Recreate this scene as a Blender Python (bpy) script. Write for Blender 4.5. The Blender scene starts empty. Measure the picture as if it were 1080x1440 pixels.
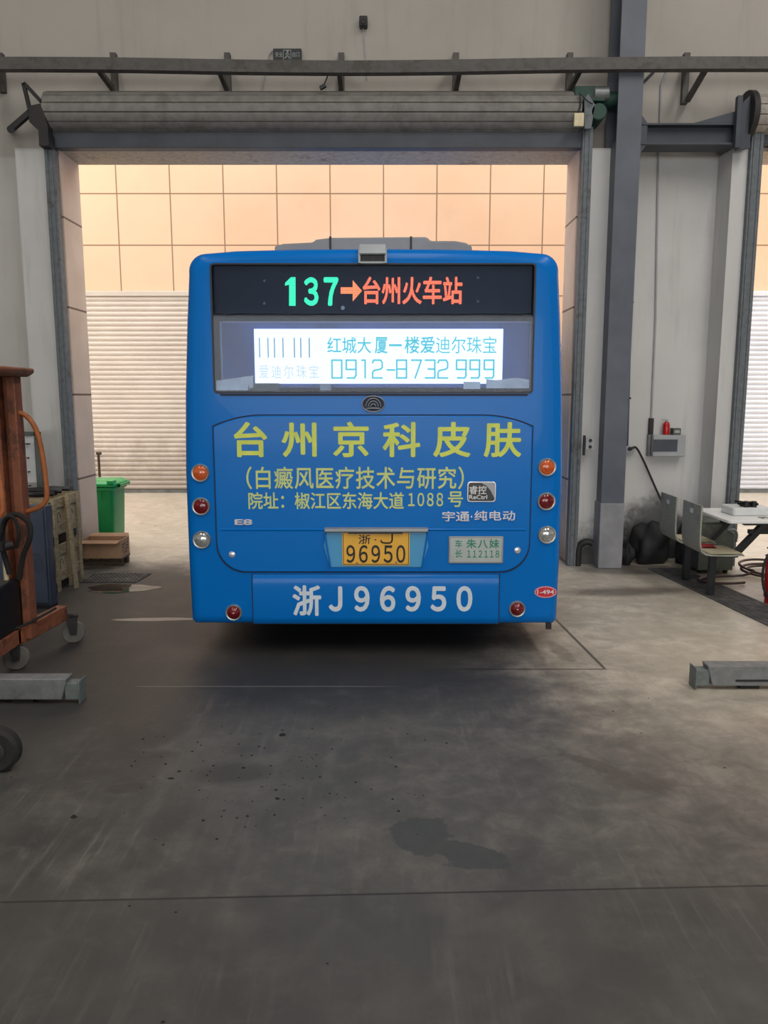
import bpy, bmesh, math, random
from mathutils import Vector, Matrix
C = bpy.context.scene.collection
R = random.Random(7)

# ------------------------------------------------------------------ camera, light, exposure
F, PITCH, CAMH = 1081.0, math.radians(8.5), 1.8
cd = bpy.data.cameras.new('camera'); cam = bpy.data.objects.new('camera', cd); C.objects.link(cam)
cam.location = (0, 0, CAMH); cam.rotation_euler = (math.radians(90) - PITCH, 0, 0)
cd.sensor_fit = 'VERTICAL'; cd.sensor_height = 36; cd.lens = F / 1440 * 36; cd.clip_end = 200
bpy.context.scene.camera = cam
sc = bpy.context.scene
sc.view_settings.view_transform = 'Standard'; sc.view_settings.look = 'None'
sc.view_settings.exposure = 0.0; sc.view_settings.gamma = 1; sc.view_settings.use_curve_mapping = False
sc.cycles.use_denoising = True
sc.cycles.max_bounces = 8; sc.cycles.diffuse_bounces = 5; sc.cycles.transparent_max_bounces = 12
sc.cycles.sample_clamp_indirect = 6

SKY = 2.85
w = bpy.data.worlds.new('sky'); sc.world = w; w.use_nodes = True
w.node_tree.nodes['Background'].inputs[0].default_value = (1.0, 0.965, 0.92, 1)
w.node_tree.nodes['Background'].inputs[1].default_value = SKY

def area(name, loc, rot, sx, sy, power, col=(1, 1, 1)):
    l = bpy.data.lights.new(name, 'AREA'); l.shape = 'RECTANGLE'; l.size = sx; l.size_y = sy
    l.energy = power; l.color = col
    o = bpy.data.objects.new(name, l); C.objects.link(o); o.location = loc; o.rotation_euler = rot
    return o
# fill area lights added under the solid ceiling to brighten the hall
area('hall_fill_west', (-4.5, -1.0, 9.35), (0, 0, 0), 1.2, 12, 200, (1, .97, .94))
area('hall_fill_middle', (0.5, -3.0, 9.35), (0, 0, 0), 1.2, 12, 300, (1, .97, .94))
area('hall_fill_east', (5.0, -0.5, 9.35), (0, 0, 0), 1.2, 12, 450, (1, .97, .94))
# fill light added across the unseen rear opening, behind the camera
area('rear_opening_fill', (0.5, -16.0, 2.4), (math.radians(90), 0, 0), 13, 4.2, 440, (.93, .97, 1))

# ------------------------------------------------------------------ geometry helpers
def at(px, py, Y):
    """photo pixel on the upright plane at depth Y -> world point"""
    a = PITCH + math.atan((py - 720) / F); Z = CAMH - Y * math.tan(a)
    d = Y * math.cos(PITCH) + (CAMH - Z) * math.sin(PITCH)
    return Vector(((px - 540) * d / F, Y, Z))
def fl(px, py, z=0.0):
    a = PITCH + math.atan((py - 720) / F)
    return at(px, py, (CAMH - z) / math.tan(a))

WM = {}                       # world matrix of every parent, so parts can be given in world coordinates
class MB:
    def __init__(s): s.v = []; s.f = []
    def add(s, v, f):
        n = len(s.v); s.v += [Vector(p) for p in v]; s.f += [tuple(i + n for i in q) for q in f]; return s
    def box(s, x0, x1, y0, y1, z0, z1):
        v = [(x, y, z) for z in (z0, z1) for y in (y0, y1) for x in (x0, x1)]
        return s.add(v, [(0, 2, 3, 1), (4, 5, 7, 6), (0, 1, 5, 4), (2, 6, 7, 3), (0, 4, 6, 2), (1, 3, 7, 5)])
    def cbox(s, c, sx, sy, sz, rz=0):
        m = Matrix.Translation(c) @ Matrix.Rotation(rz, 4, 'Z'); b = MB().box(-sx/2, sx/2, -sy/2, sy/2, -sz/2, sz/2)
        return s.add([m @ p for p in b.v], b.f)
    def bar(s, a, b, wx, wz, up=(0, 0, 1)):
        a, b = Vector(a), Vector(b); t = (b - a).normalized(); u = Vector(up)
        if abs(t.dot(u)) > .98: u = Vector((0, 1, 0))
        x = t.cross(u).normalized(); y = x.cross(t).normalized()
        v = [p + x * i * wx / 2 + y * j * wz / 2 for p in (a, b) for i, j in ((-1, -1), (1, -1), (1, 1), (-1, 1))]
        return s.add(v, [(0, 1, 2, 3), (7, 6, 5, 4), (0, 4, 5, 1), (1, 5, 6, 2), (2, 6, 7, 3), (3, 7, 4, 0)])
    def tube(s, pts, r, n=10, closed=False):
        pts = [Vector(p) for p in pts]; N = len(pts); rings = []; prev = None
        for i, p in enumerate(pts):
            a = pts[(i - 1) % N] if (closed or i > 0) else p; b = pts[(i + 1) % N] if (closed or i < N - 1) else p
            t = (b - a).normalized()
            if prev is None:
                u = Vector((0, 0, 1)) if abs(t.z) < .9 else Vector((1, 0, 0)); u = (u - t * u.dot(t)).normalized()
            else: u = (prev - t * prev.dot(t)).normalized()
            prev = u; wv = t.cross(u)
            rr = r[i] if isinstance(r, (list, tuple)) else r
            rings.append([p + (u * math.cos(2*math.pi*k/n) + wv * math.sin(2*math.pi*k/n)) * rr for k in range(n)])
        v = [q for g in rings for q in g]; f = []
        for i in range(N if closed else N - 1):
            for k in range(n):
                j = (i + 1) % N
                f.append((i*n+k, i*n+(k+1) % n, j*n+(k+1) % n, j*n+k))
        if not closed: f += [tuple(range(n))[::-1], tuple((N-1)*n + k for k in range(n))]
        return s.add(v, f)
    def cyl(s, a, b, r, n=20): return s.tube([a, b], r, n)
    def lathe(s, prof, c, axis='Z', n=28):
        """prof: (radius, height) list about an axis through c"""
        v = []; f = []
        for r, h in prof:
            for k in range(n):
                t = 2*math.pi*k/n; x, y = r*math.cos(t), r*math.sin(t)
                p = {'Z': (x, y, h), 'Y': (x, h, y), 'X': (h, x, y)}[axis]
                v.append(Vector(c) + Vector(p))
        for i in range(len(prof) - 1):
            for k in range(n): f.append((i*n+k, i*n+(k+1) % n, (i+1)*n+(k+1) % n, (i+1)*n+k))
        f += [tuple(range(n))[::-1], tuple((len(prof)-1)*n+k for k in range(n))]
        return s.add(v, f)
    def prism(s, poly, a0, a1, axis='Y'):
        """poly of 2D points pushed from a0 to a1 along an axis (Y: poly is x,z; X: y,z; Z: x,y)"""
        mk = {'Y': lambda p, a: (p[0], a, p[1]), 'X': lambda p, a: (a, p[0], p[1]), 'Z': lambda p, a: (p[0], p[1], a)}[axis]
        n = len(poly); v = [mk(p, a0) for p in poly] + [mk(p, a1) for p in poly]
        f = [tuple(range(n)), tuple(range(2*n-1, n-1, -1))] + [(i, i+n, (i+1) % n + n, (i+1) % n) for i in range(n)]
        return s.add(v, f)
    def build(s, name, mat, parent=None, bevel=0, smooth=True, angle=35, seg=2, label=None):
        inv = WM[parent.name].inverted() if parent else Matrix()
        me = bpy.data.meshes.new(name); me.from_pydata([inv @ p for p in s.v], [], s.f)
        bm = bmesh.new(); bm.from_mesh(me); bmesh.ops.recalc_face_normals(bm, faces=bm.faces[:]); bm.to_mesh(me); bm.free()
        if smooth: me.shade_smooth(); me.set_sharp_from_angle(angle=math.radians(angle))
        me.materials.append(mat)
        o = bpy.data.objects.new(name, me); C.objects.link(o)
        if parent: o.parent = parent; WM[o.name] = WM[parent.name]
        else: WM[o.name] = Matrix()
        if bevel:
            m = o.modifiers.new('bevel', 'BEVEL'); m.width = bevel; m.segments = seg; m.limit_method = 'ANGLE'
            m.angle_limit = math.radians(40); m.harden_normals = False
        if label: o['label'] = label
        return o

def thing(name, label, cat, loc=(0, 0, 0), rz=0, group=None, kind=None):
    o = bpy.data.objects.new(name, None); C.objects.link(o); o.location = loc; o.rotation_euler = (0, 0, rz)
    o.empty_display_size = .1
    WM[o.name] = Matrix.Translation(loc) @ Matrix.Rotation(rz, 4, 'Z')
    if kind: o['kind'] = kind
    if label: o['label'] = label
    if cat: o['category'] = cat
    if group: o['group'] = group
    return o
def tag(o, label, cat, group=None, kind=None):
    o['label'] = label; o['category'] = cat
    if group: o['group'] = group
    if kind: o['kind'] = kind
    return o
def struct(o): o['kind'] = 'structure'; return o
def base(o, x, y, z):
    """move a single-mesh thing's origin to its base without moving its shape"""
    d = Vector((x, y, z)); o.data.transform(Matrix.Translation(-d)); o.location = d; WM[o.name] = Matrix.Translation(d); return o
def rrect(x0, x1, z0, z1, r, n=6):
    if not isinstance(r, (list, tuple)): r = [r]*4          # order: bottom-left, bottom-right, top-right, top-left
    out = []
    for (cx, cz, a0, q) in ((x0+r[0], z0+r[0], 180, r[0]), (x1-r[1], z0+r[1], 270, r[1]), (x1-r[2], z1-r[2], 0, r[2]), (x0+r[3], z1-r[3], 90, r[3])):
        for k in range(n + 1):
            t = math.radians(a0 + 90*k/n); out.append((cx + q*math.cos(t), cz + q*math.sin(t)))
    return out
def spline(pts, n=8):
    P = [Vector(p) for p in pts]; P = [2*P[0]-P[1]] + P + [2*P[-1]-P[-2]]; out = []
    for i in range(1, len(P) - 2):
        for k in range(n):
            t = k/n; a, b, c, d = P[i-1], P[i], P[i+1], P[i+2]
            out.append(.5*((2*b) + (c-a)*t + (2*a-5*b+4*c-d)*t*t + (-a+3*b-3*c+d)*t**3))
    return out + [P[-2]]

# ------------------------------------------------------------------ materials
def lin(c):
    return tuple((x/255/12.92 if x/255 <= .04045 else ((x/255+.055)/1.055)**2.4) for x in c)
def principled(name):
    m = bpy.data.materials.new(name); m.use_nodes = True
    return m, m.node_tree, m.node_tree.nodes['Principled BSDF']
def mat(name, rgb, rough=.5, metal=0, var=.06, scale=8, emit=None, coat=0, bump=0, spec=.5):
    m, nt, b = principled(name); N, L = nt.nodes, nt.links; c = lin(rgb)
    if var:
        tc = N.new('ShaderNodeTexCoord'); no = N.new('ShaderNodeTexNoise'); no.inputs['Scale'].default_value = scale
        no.inputs['Detail'].default_value = 6; L.new(tc.outputs['Object'], no.inputs['Vector'])
        rp = N.new('ShaderNodeValToRGB'); rp.color_ramp.elements[0].position = .3; rp.color_ramp.elements[1].position = .7
        rp.color_ramp.elements[0].color = tuple(max(0, x*(1-var*2)) for x in c) + (1,)
        rp.color_ramp.elements[1].color = tuple(min(1, x*(1+var*2)) for x in c) + (1,)
        L.new(no.outputs['Fac'], rp.inputs[0]); L.new(rp.outputs[0], b.inputs['Base Color'])
        if bump:
            bp = N.new('ShaderNodeBump'); bp.inputs['Strength'].default_value = bump; bp.inputs['Distance'].default_value = .01
            L.new(no.outputs['Fac'], bp.inputs['Height']); L.new(bp.outputs[0], b.inputs['Normal'])
    else: b.inputs['Base Color'].default_value = c + (1,)
    b.inputs['Roughness'].default_value = rough; b.inputs['Metallic'].default_value = metal
    b.inputs['Coat Weight'].default_value = coat; b.inputs['Specular IOR Level'].default_value = spec
    if emit: b.inputs['Emission Color'].default_value = c + (1,); b.inputs['Emission Strength'].default_value = emit
    return m
class G:
    """small node-graph helper"""
    def __init__(s, nt): s.nt = nt
    def n(s, t, **k):
        x = s.nt.nodes.new('ShaderNode' + t)
        for a, b in k.items(): setattr(x, a, b)
        return x
    def val(s, sock, v):
        if isinstance(v, (int, float)): sock.default_value = v
        elif isinstance(v, tuple): sock.default_value = v
        else: s.nt.links.new(v, sock)
    def m(s, op, a, b=0.0, c=None):
        x = s.n('Math', operation=op); s.val(x.inputs[0], a); s.val(x.inputs[1], b)
        if c is not None: s.val(x.inputs[2], c)
        return x.outputs[0]
    def mix(s, f, a, b):
        x = s.n('Mix', data_type='RGBA'); s.val(x.inputs[0], f)
        s.val(x.inputs[6], a + (1,) if isinstance(a, tuple) else a); s.val(x.inputs[7], b + (1,) if isinstance(b, tuple) else b)
        return x.outputs[2]
    def ss(s, x, a, b):
        q = s.n('MapRange', interpolation_type='SMOOTHSTEP'); s.val(q.inputs[0], x); q.inputs[1].default_value = a; q.inputs[2].default_value = b
        return q.outputs[0]
    def noise(s, vec, scale, detail=5, rough=.55, dist=0):
        x = s.n('TexNoise'); s.nt.links.new(vec, x.inputs['Vector']); x.inputs['Scale'].default_value = scale
        x.inputs['Detail'].default_value = detail; x.inputs['Roughness'].default_value = rough; x.inputs['Distortion'].default_value = dist
        return x.outputs['Fac']
    def xyz(s):
        g = s.n('NewGeometry'); p = s.n('SeparateXYZ'); s.nt.links.new(g.outputs['Position'], p.inputs[0])
        return g.outputs['Position'], p.outputs[0], p.outputs[1], p.outputs[2]
    def scaled(s, vec, sc, rot=(0, 0, 0)):
        x = s.n('Mapping'); s.nt.links.new(vec, x.inputs[0]); x.inputs['Scale'].default_value = sc; x.inputs['Rotation'].default_value = rot
        return x.outputs[0]

def floor_mat():
    m, nt, b = principled('worn_concrete'); g = G(nt); P, X, Y, Z = g.xyz()
    big = g.noise(P, .55, 6, .6, .6); mid = g.noise(P, 2.3, 8, .62); fine = g.noise(P, 28, 6, .7)
    streak = g.noise(g.scaled(P, (5.5, .55, 1), (0, 0, math.radians(-12))), 1.6, 6, .6)
    col = g.mix(g.ss(big, .32, .68), lin((58, 57, 56)), lin((86, 84, 80)))
    col = g.mix(g.m('MULTIPLY', g.ss(mid, .45, .75), .45), col, lin((118, 114, 107)))
    col = g.mix(g.m('MULTIPLY', g.m('MULTIPLY', g.ss(streak, .52, .72), g.ss(big, .4, .6)), .26), col, lin((124, 120, 113)))
    col = g.mix(g.m('MULTIPLY', g.ss(fine, .5, .75), .3), col, lin((70, 69, 66)))
    mott = g.noise(P, 6.5, 8, .7, .4)
    col = g.mix(g.m('MULTIPLY', g.ss(mott, .5, .72), .32), col, lin((58, 57, 55)))
    col = g.mix(g.m('MULTIPLY', g.ss(mott, .5, .3), .22), col, lin((126, 121, 114)))
    sl = g.noise(g.scaled(P, (26, 1.6, 1), (0, 0, math.radians(22))), 1.0, 5, .6); sr = g.noise(g.scaled(P, (30, 2.0, 1), (0, 0, math.radians(-14))), 1.0, 5, .6)
    swp = g.n('Mix'); nt.links.new(g.ss(X, -.6, .4), swp.inputs[0]); nt.links.new(sl, swp.inputs[2]); nt.links.new(sr, swp.inputs[3])
    patch = g.ss(g.noise(P, 1.3, 4, .6), .42, .62)
    col = g.mix(g.m('MULTIPLY', g.m('MULTIPLY', g.ss(swp.outputs[0], .52, .72), patch), .3), col, lin((134, 130, 122)))
    col = g.mix(g.m('MULTIPLY', g.m('MULTIPLY', g.ss(swp.outputs[0], .48, .3), patch), .3), col, lin((54, 53, 52)))
    worn = g.m('MULTIPLY', g.ss(g.m('ADD', X, g.m('MULTIPLY', g.m('SUBTRACT', big, .5), 2.0)), -1.2, 2.4), g.ss(g.m('ADD', Y, g.m('MULTIPLY', g.m('SUBTRACT', mid, .5), .6)), 2.3, 3.1))  # light gradient painted in: floor colour gets paler towards the right
    col = g.mix(g.m('MULTIPLY', worn, .55), col, g.mix(g.ss(mott, .35, .65), lin((138, 132, 123)), lin((104, 100, 95))))  # mixes in the painted light gradient
    col = g.mix(g.m('MULTIPLY', g.ss(g.m('SUBTRACT', Y, g.m('MULTIPLY', X, .034)), 2.60, 2.56), .35), col, lin((66, 64, 62)))
    # daylight painted into the floor colour: paler right of the bay and in the lane
    wob = g.m('MULTIPLY', g.m('SUBTRACT', mid, .5), 1.2)
    pale = g.m('MAXIMUM', g.m('MULTIPLY', g.ss(g.m('ADD', X, wob), .6, 2.0), g.ss(g.m('ADD', Y, wob), 2.9, 5.4)), g.ss(g.m('ADD', Y, wob), 7.6, 9.0))
    col = g.mix(g.m('MULTIPLY', pale, .93), col, g.mix(g.ss(mott, .3, .7), g.mix(g.ss(mid, .35, .65), lin((206, 194, 174)), lin((226, 215, 196))), lin((190, 179, 161))))
    # shadow of the bus painted into the floor colour, under and behind it
    bus_shade = g.m('MULTIPLY', g.ss(g.m('ABSOLUTE', g.m('ADD', g.m('ADD', X, .25), wob)), 1.5, .7), g.m('MULTIPLY', g.ss(g.m('ADD', Y, wob), 4.0, 4.7), g.ss(Y, 8.2, 6.6)))
    col = g.mix(g.m('MULTIPLY', bus_shade, .85), col, lin((44, 43, 43)))
    left_shade = g.m('MULTIPLY', g.ss(g.m('ADD', X, wob), -.9, -1.6), g.m('MULTIPLY', g.ss(g.m('ADD', Y, wob), 3.4, 4.2), g.ss(g.m('ADD', Y, wob), 8.2, 7.4)))  # dimmer left side of the hall painted into the floor colour
    col = g.mix(g.m('MULTIPLY', left_shade, .75), col, lin((52, 50, 48)))
    def blot(cx, cy, rx, ry, rot, amp=.5, sc=5.0):
        dx = g.m('SUBTRACT', X, cx); dy = g.m('SUBTRACT', Y, cy); c, s_ = math.cos(rot), math.sin(rot)
        u = g.m('DIVIDE', g.m('ADD', g.m('MULTIPLY', dx, c), g.m('MULTIPLY', dy, s_)), rx)
        v = g.m('DIVIDE', g.m('SUBTRACT', g.m('MULTIPLY', dy, c), g.m('MULTIPLY', dx, s_)), ry)
        r = g.m('SQRT', g.m('ADD', g.m('MULTIPLY', u, u), g.m('MULTIPLY', v, v)))
        n = g.noise(P, sc, 10, .72)
        return g.m('ADD', r, g.m('MULTIPLY', g.m('SUBTRACT', n, .5), amp * 2))
    stain = g.m('MAXIMUM', g.ss(blot(.16, 2.96, .13, .15, 0, .75, 9), 1.0, .92), g.ss(blot(.33, 2.83, .17, .08, -.5, .75, 9), 1.0, .92))
    stain = g.m('MAXIMUM', stain, g.ss(blot(.37, 2.755, .13, .03, 0, .8, 12), 1.0, .9))
    col = g.mix(g.m('MULTIPLY', stain, .75), col, lin((62, 64, 64)))
    s2 = g.m('MAXIMUM', g.ss(blot(1.06, 3.56, .26, .05, -.75, .8, 9), 1.05, .8), g.ss(blot(1.22, 3.40, .2, .1, -.1, .9, 7), 1.1, .6))
    col = g.mix(g.m('MULTIPLY', s2, .5), col, lin((78, 70, 64)))
    s3 = g.m('MULTIPLY', g.ss(blot(2.25, 7.0, .62, .2, .1, .7, 3.5), 1.25, .3), 1.0)
    s3 = g.m('MAXIMUM', s3, g.ss(blot(2.7, 7.95, .75, .28, 0, .5, 2.5), 1.2, .5))
    col = g.mix(g.m('MULTIPLY', s3, .7), col, lin((74, 66, 60)))
    s4 = g.m('MAXIMUM', g.ss(blot(1.0, 5.6, .1, .75, .1, .35, 6), 1.1, .75), g.ss(blot(1.26, 5.3, .07, .25, .1, .6, 8), 1.1, .7))
    col = g.mix(g.m('MULTIPLY', s4, .4), col, lin((56, 54, 51)))
    s5 = g.m('MAXIMUM', g.ss(blot(-1.2, 3.35, .1, .05, .2), 1.1, .7), g.ss(blot(-.72, 3.5, .22, .12, .2, .5, 9), 1.1, .6))
    col = g.mix(g.m('MULTIPLY', s5, .5), col, lin((50, 50, 48)))
    # worn paint line left of the bay
    ln = g.m('MULTIPLY', g.ss(blot(-1.86, 6.1, .36, .05, .04, .35, 9), 1.0, .85), .85)
    col = g.mix(ln, col, lin((190, 178, 168)))
    # saw-cut joints
    def line(e, wd): return g.ss(g.m('ABSOLUTE', e), wd, wd*.45)
    j = line(g.m('SUBTRACT', Y, g.m('ADD', 2.578, g.m('MULTIPLY', X, .034))), .007)
    jx = g.m('MULTIPLY', line(g.m('SUBTRACT', X, g.m('SUBTRACT', 1.80, g.m('MULTIPLY', Y, .065))), .016), g.ss(Y, 4.9, 4.96))
    jy = g.m('MULTIPLY', line(g.m('SUBTRACT', Y, 4.93), .012), g.m('MULTIPLY', g.ss(X, .4, .6), g.ss(X, 1.55, 1.45)))
    j2 = g.m('MULTIPLY', line(g.m('SUBTRACT', Y, 4.62), .01), g.m('MULTIPLY', g.ss(X, -1.6, -1.5), g.ss(X, .2, -.2)))
    col = g.mix(g.m('MULTIPLY', g.m('MAXIMUM', j, g.m('MAXIMUM', jx, jy)), .8), col, lin((38, 36, 34)))
    col = g.mix(g.m('MULTIPLY', j2, .35), col, lin((150, 145, 138)))
    nt.links.new(col, b.inputs['Base Color'])
    ro = g.n('MapRange'); nt.links.new(mid, ro.inputs[0]); ro.inputs[3].default_value = .42; ro.inputs[4].default_value = .72
    nt.links.new(g.m('SUBTRACT', ro.outputs[0], g.m('MULTIPLY', pale, .24)), b.inputs['Roughness']); b.inputs['Specular IOR Level'].default_value = .5
    bp = g.n('Bump'); bp.inputs['Strength'].default_value = .18; bp.inputs['Distance'].default_value = .01
    nt.links.new(g.m('ADD', fine, mid), bp.inputs['Height']); nt.links.new(bp.outputs[0], b.inputs['Normal'])
    return m
def wall_mat():
    m, nt, b = principled('painted_masonry'); g = G(nt); P, X, Y, Z = g.xyz()
    n1 = g.noise(P, .8, 6, .6); n2 = g.noise(P, 5, 6, .65); n3 = g.noise(g.scaled(P, (6, 6, .6)), 1.5, 6, .6)
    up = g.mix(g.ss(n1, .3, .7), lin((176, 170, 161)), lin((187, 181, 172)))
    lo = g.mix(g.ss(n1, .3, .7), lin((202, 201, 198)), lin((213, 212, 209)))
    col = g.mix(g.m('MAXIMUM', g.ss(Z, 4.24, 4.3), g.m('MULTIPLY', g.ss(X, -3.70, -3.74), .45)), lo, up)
    col = g.mix(g.m('MULTIPLY', g.ss(n3, .52, .75), .22), col, lin((140, 137, 134)))
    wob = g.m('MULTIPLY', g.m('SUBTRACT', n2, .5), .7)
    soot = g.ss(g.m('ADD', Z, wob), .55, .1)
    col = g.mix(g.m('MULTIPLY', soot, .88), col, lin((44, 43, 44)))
    # soot mark where waste is heaped
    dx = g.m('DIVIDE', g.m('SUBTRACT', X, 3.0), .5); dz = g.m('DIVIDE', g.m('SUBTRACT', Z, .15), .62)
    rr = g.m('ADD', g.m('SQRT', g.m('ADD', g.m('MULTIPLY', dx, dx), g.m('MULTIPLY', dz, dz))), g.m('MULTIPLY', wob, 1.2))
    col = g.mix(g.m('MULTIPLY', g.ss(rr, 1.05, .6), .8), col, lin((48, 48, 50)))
    nt.links.new(col, b.inputs['Base Color']); b.inputs['Roughness'].default_value = .8; b.inputs['Specular IOR Level'].default_value = .25
    bp = g.n('Bump'); bp.inputs['Strength'].default_value = .08; bp.inputs['Distance'].default_value = .02
    nt.links.new(n2, bp.inputs['Height']); nt.links.new(bp.outputs[0], b.inputs['Normal'])
    return m
def panel_mat():
    m, nt, b = principled('cream_cladding'); g = G(nt); P, X, Y, Z = g.xyz()
    def cell(v, off, pitch, wd):
        f = g.m('FRACT', g.m('DIVIDE', g.m('ADD', v, off), pitch)); e = g.m('ABSOLUTE', g.m('SUBTRACT', f, .5))
        return g.m('GREATER_THAN', e, .5 - wd/pitch)
    xl = cell(X, 4.834 + 96.5, .965, .011); zl = cell(Z, -3.645 + 8.97, .897, .011)
    jt = g.m('MAXIMUM', xl, zl)
    n = g.noise(P, .5, 4); n2 = g.noise(P, 3, 6)
    col = g.mix(g.ss(n, .3, .7), lin((240, 200, 166)), lin((246, 209, 177)))
    col = g.mix(g.m('MULTIPLY', g.ss(n2, .55, .8), .12), col, lin((205, 178, 150)))
    col = g.mix(jt, col, lin((150, 118, 92)))
    nt.links.new(col, b.inputs['Base Color']); b.inputs['Roughness'].default_value = .55
    return m
def reveal_mat():
    m, nt, b = principled('jamb_tile'); g = G(nt); P, X, Y, Z = g.xyz()
    f = g.m('FRACT', g.m('DIVIDE', g.m('ADD', Z, 8.97 - .93), .897)); e = g.m('ABSOLUTE', g.m('SUBTRACT', f, .5))
    jt = g.m('GREATER_THAN', e, .5 - .012)
    n = g.noise(P, 3, 6)
    col = g.mix(g.ss(n, .3, .7), lin((204, 184, 166)), lin((214, 195, 178)))
    col = g.mix(g.m('MULTIPLY', g.ss(Z, .5, .0), g.m('MULTIPLY', n, 1.2)), col, lin((90, 86, 80)))
    col = g.mix(jt, col, lin((110, 92, 78)))
    nt.links.new(col, b.inputs['Base Color']); b.inputs['Roughness'].default_value = .6
    return m
def shutter_mat(name, a, dirt=.5):
    m, nt, b = principled(name); g = G(nt); P, X, Y, Z = g.xyz()
    n = g.noise(P, 1.0, 6, .6); n2 = g.noise(P, 3.2, 7, .65)
    col = g.mix(g.ss(n, .3, .7), lin(a), lin(tuple(x*.95 for x in a)))
    wob = g.m('MULTIPLY', g.m('SUBTRACT', n2, .5), 1.6)
    low = g.ss(g.m('ADD', Z, wob), 1.3, .2)
    col = g.mix(g.m('MULTIPLY', low, dirt), col, lin((128, 112, 98)))
    nt.links.new(col, b.inputs['Base Color']); b.inputs['Roughness'].default_value = .5
    return m
def rust_mat(name, a, rust, amt=.55, scale=6):
    m, nt, b = principled(name); g = G(nt); P, X, Y, Z = g.xyz()
    n = g.noise(P, scale, 8, .7); n2 = g.noise(P, scale*4, 6, .6)
    col = g.mix(g.ss(n2, .3, .7), lin(a), lin(tuple(x*.86 for x in a)))
    col = g.mix(g.ss(n, amt, amt + .12), col, lin(rust))
    nt.links.new(col, b.inputs['Base Color']); b.inputs['Roughness'].default_value = .6
    return m
def glass_mat(name, tint, refl=.06):
    m = bpy.data.materials.new(name); m.use_nodes = True; nt = m.node_tree; nt.nodes.remove(nt.nodes['Principled BSDF']); g = G(nt)
    t = g.n('BsdfTransparent'); t.inputs[0].default_value = tint + (1,)
    gl = g.n('BsdfGlossy'); gl.inputs['Roughness'].default_value = .03
    fr = g.n('Fresnel'); fr.inputs[0].default_value = 1.28
    mx = g.n('MixShader'); nt.links.new(fr.outputs[0], mx.inputs[0]); nt.links.new(t.outputs[0], mx.inputs[1]); nt.links.new(gl.outputs[0], mx.inputs[2])
    nt.links.new(mx.outputs[0], nt.nodes['Material Output'].inputs[0])
    return m
def led_mat(name, c, strength, pitch=.0, dark=.35):
    """light-emitting display: colour with the grid of its diodes"""
    m, nt, b = principled(name); g = G(nt); P, X, Y, Z = g.xyz()
    b.inputs['Base Color'].default_value = (.02, .02, .02, 1)
    b.inputs['Emission Color'].default_value = c + (1,)
    if pitch:
        fx = g.m('ABSOLUTE', g.m('SUBTRACT', g.m('FRACT', g.m('DIVIDE', X, pitch)), .5)); fz = g.m('ABSOLUTE', g.m('SUBTRACT', g.m('FRACT', g.m('DIVIDE', Z, pitch)), .5))
        r = g.m('SQRT', g.m('ADD', g.m('MULTIPLY', fx, fx), g.m('MULTIPLY', fz, fz)))
        e = g.m('ADD', g.m('MULTIPLY', g.ss(r, .5, .2), strength*(1-dark)), strength*dark)
        nt.links.new(e, b.inputs['Emission Strength'])
    else: b.inputs['Emission Strength'].default_value = strength
    return m
def wood_mat(name, a, bcol):
    m, nt, b = principled(name); g = G(nt); tc = g.n('TexCoord')
    n = g.noise(g.scaled(tc.outputs['Object'], (3, 3, 14)), 4, 6, .6, .8); n2 = g.noise(tc.outputs['Object'], 7, 6)
    col = g.mix(g.ss(n, .3, .7), lin(a), lin(bcol)); col = g.mix(g.m('MULTIPLY', g.ss(n2, .5, .8), .5), col, lin(tuple(x*.7 for x in bcol)))
    nt.links.new(col, b.inputs['Base Color']); b.inputs['Roughness'].default_value = .8
    return m
def grate_mat():
    m, nt, b = principled('drain_grating'); g = G(nt); tc = g.n('TexCoord'); s = g.n('SeparateXYZ'); nt.links.new(tc.outputs['Object'], s.inputs[0])
    n = g.noise(tc.outputs['Object'], 9, 6)
    col = g.mix(g.ss(n, .35, .7), lin((82, 82, 82)), lin((112, 111, 108)))
    nt.links.new(col, b.inputs['Base Color']); b.inputs['Roughness'].default_value = .55; b.inputs['Metallic'].default_value = .3
    return m

M = {}
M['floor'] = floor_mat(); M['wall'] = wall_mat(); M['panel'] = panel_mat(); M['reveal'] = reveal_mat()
M['shutter_l'] = shutter_mat('cream_shutter', (226, 216, 206), .5); M['shutter_r'] = shutter_mat('white_shutter', (238, 243, 254), .2)
M['ceil'] = mat('roof_sheet', (190, 190, 188), .6)
M['steel'] = mat('blue_grey_steel', (94, 98, 108), .5, 0, .08, 3)
M['steel_d'] = mat('dark_steel', (66, 70, 78), .5, 0, .1, 4)
M['track'] = rust_mat('track_steel', (112, 118, 122), (84, 84, 80), .55, 5)
M['rail'] = rust_mat('rail_steel', (94, 90, 86), (74, 68, 62), .52, 4)
M['roll'] = rust_mat('rolled_slats', (136, 132, 126), (112, 106, 100), .55, 2.5)
M['roll_w'] = rust_mat('rusty_white_slats', (176, 168, 158), (92, 74, 62), .6, 9)
M['lintel'] = rust_mat('peeling_lintel', (196, 182, 160), (140, 120, 100), .56, 5)
M['black_iron'] = mat('black_iron', (40, 38, 38), .6, 0, .15, 6)
M['black'] = mat('black_plastic', (26, 26, 28), .45, 0, .1, 10)
M['rubber'] = mat('rubber', (34, 33, 32), .8, 0, .15, 14)
M['blue'] = mat('bus_blue_paint', (0, 112, 198), .26, 0, .012, 2, coat=.06, spec=.16)
M['blue_d'] = mat('panel_gap', (4, 26, 58), .6, 0, 0)
M['blue_l'] = mat('light_blue_recess', (74, 158, 206), .3, 0, .02, 3)  # lighter blue than the body paint
M['roofgrey'] = mat('roof_grey', (138, 140, 142), .45, 0, .05, 4)
M['silver'] = mat('silver_paint', (150, 153, 156), .35, .3, .04, 6)
M['chrome'] = mat('chrome', (228, 230, 232), .18, .6, .03, 20)
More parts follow.
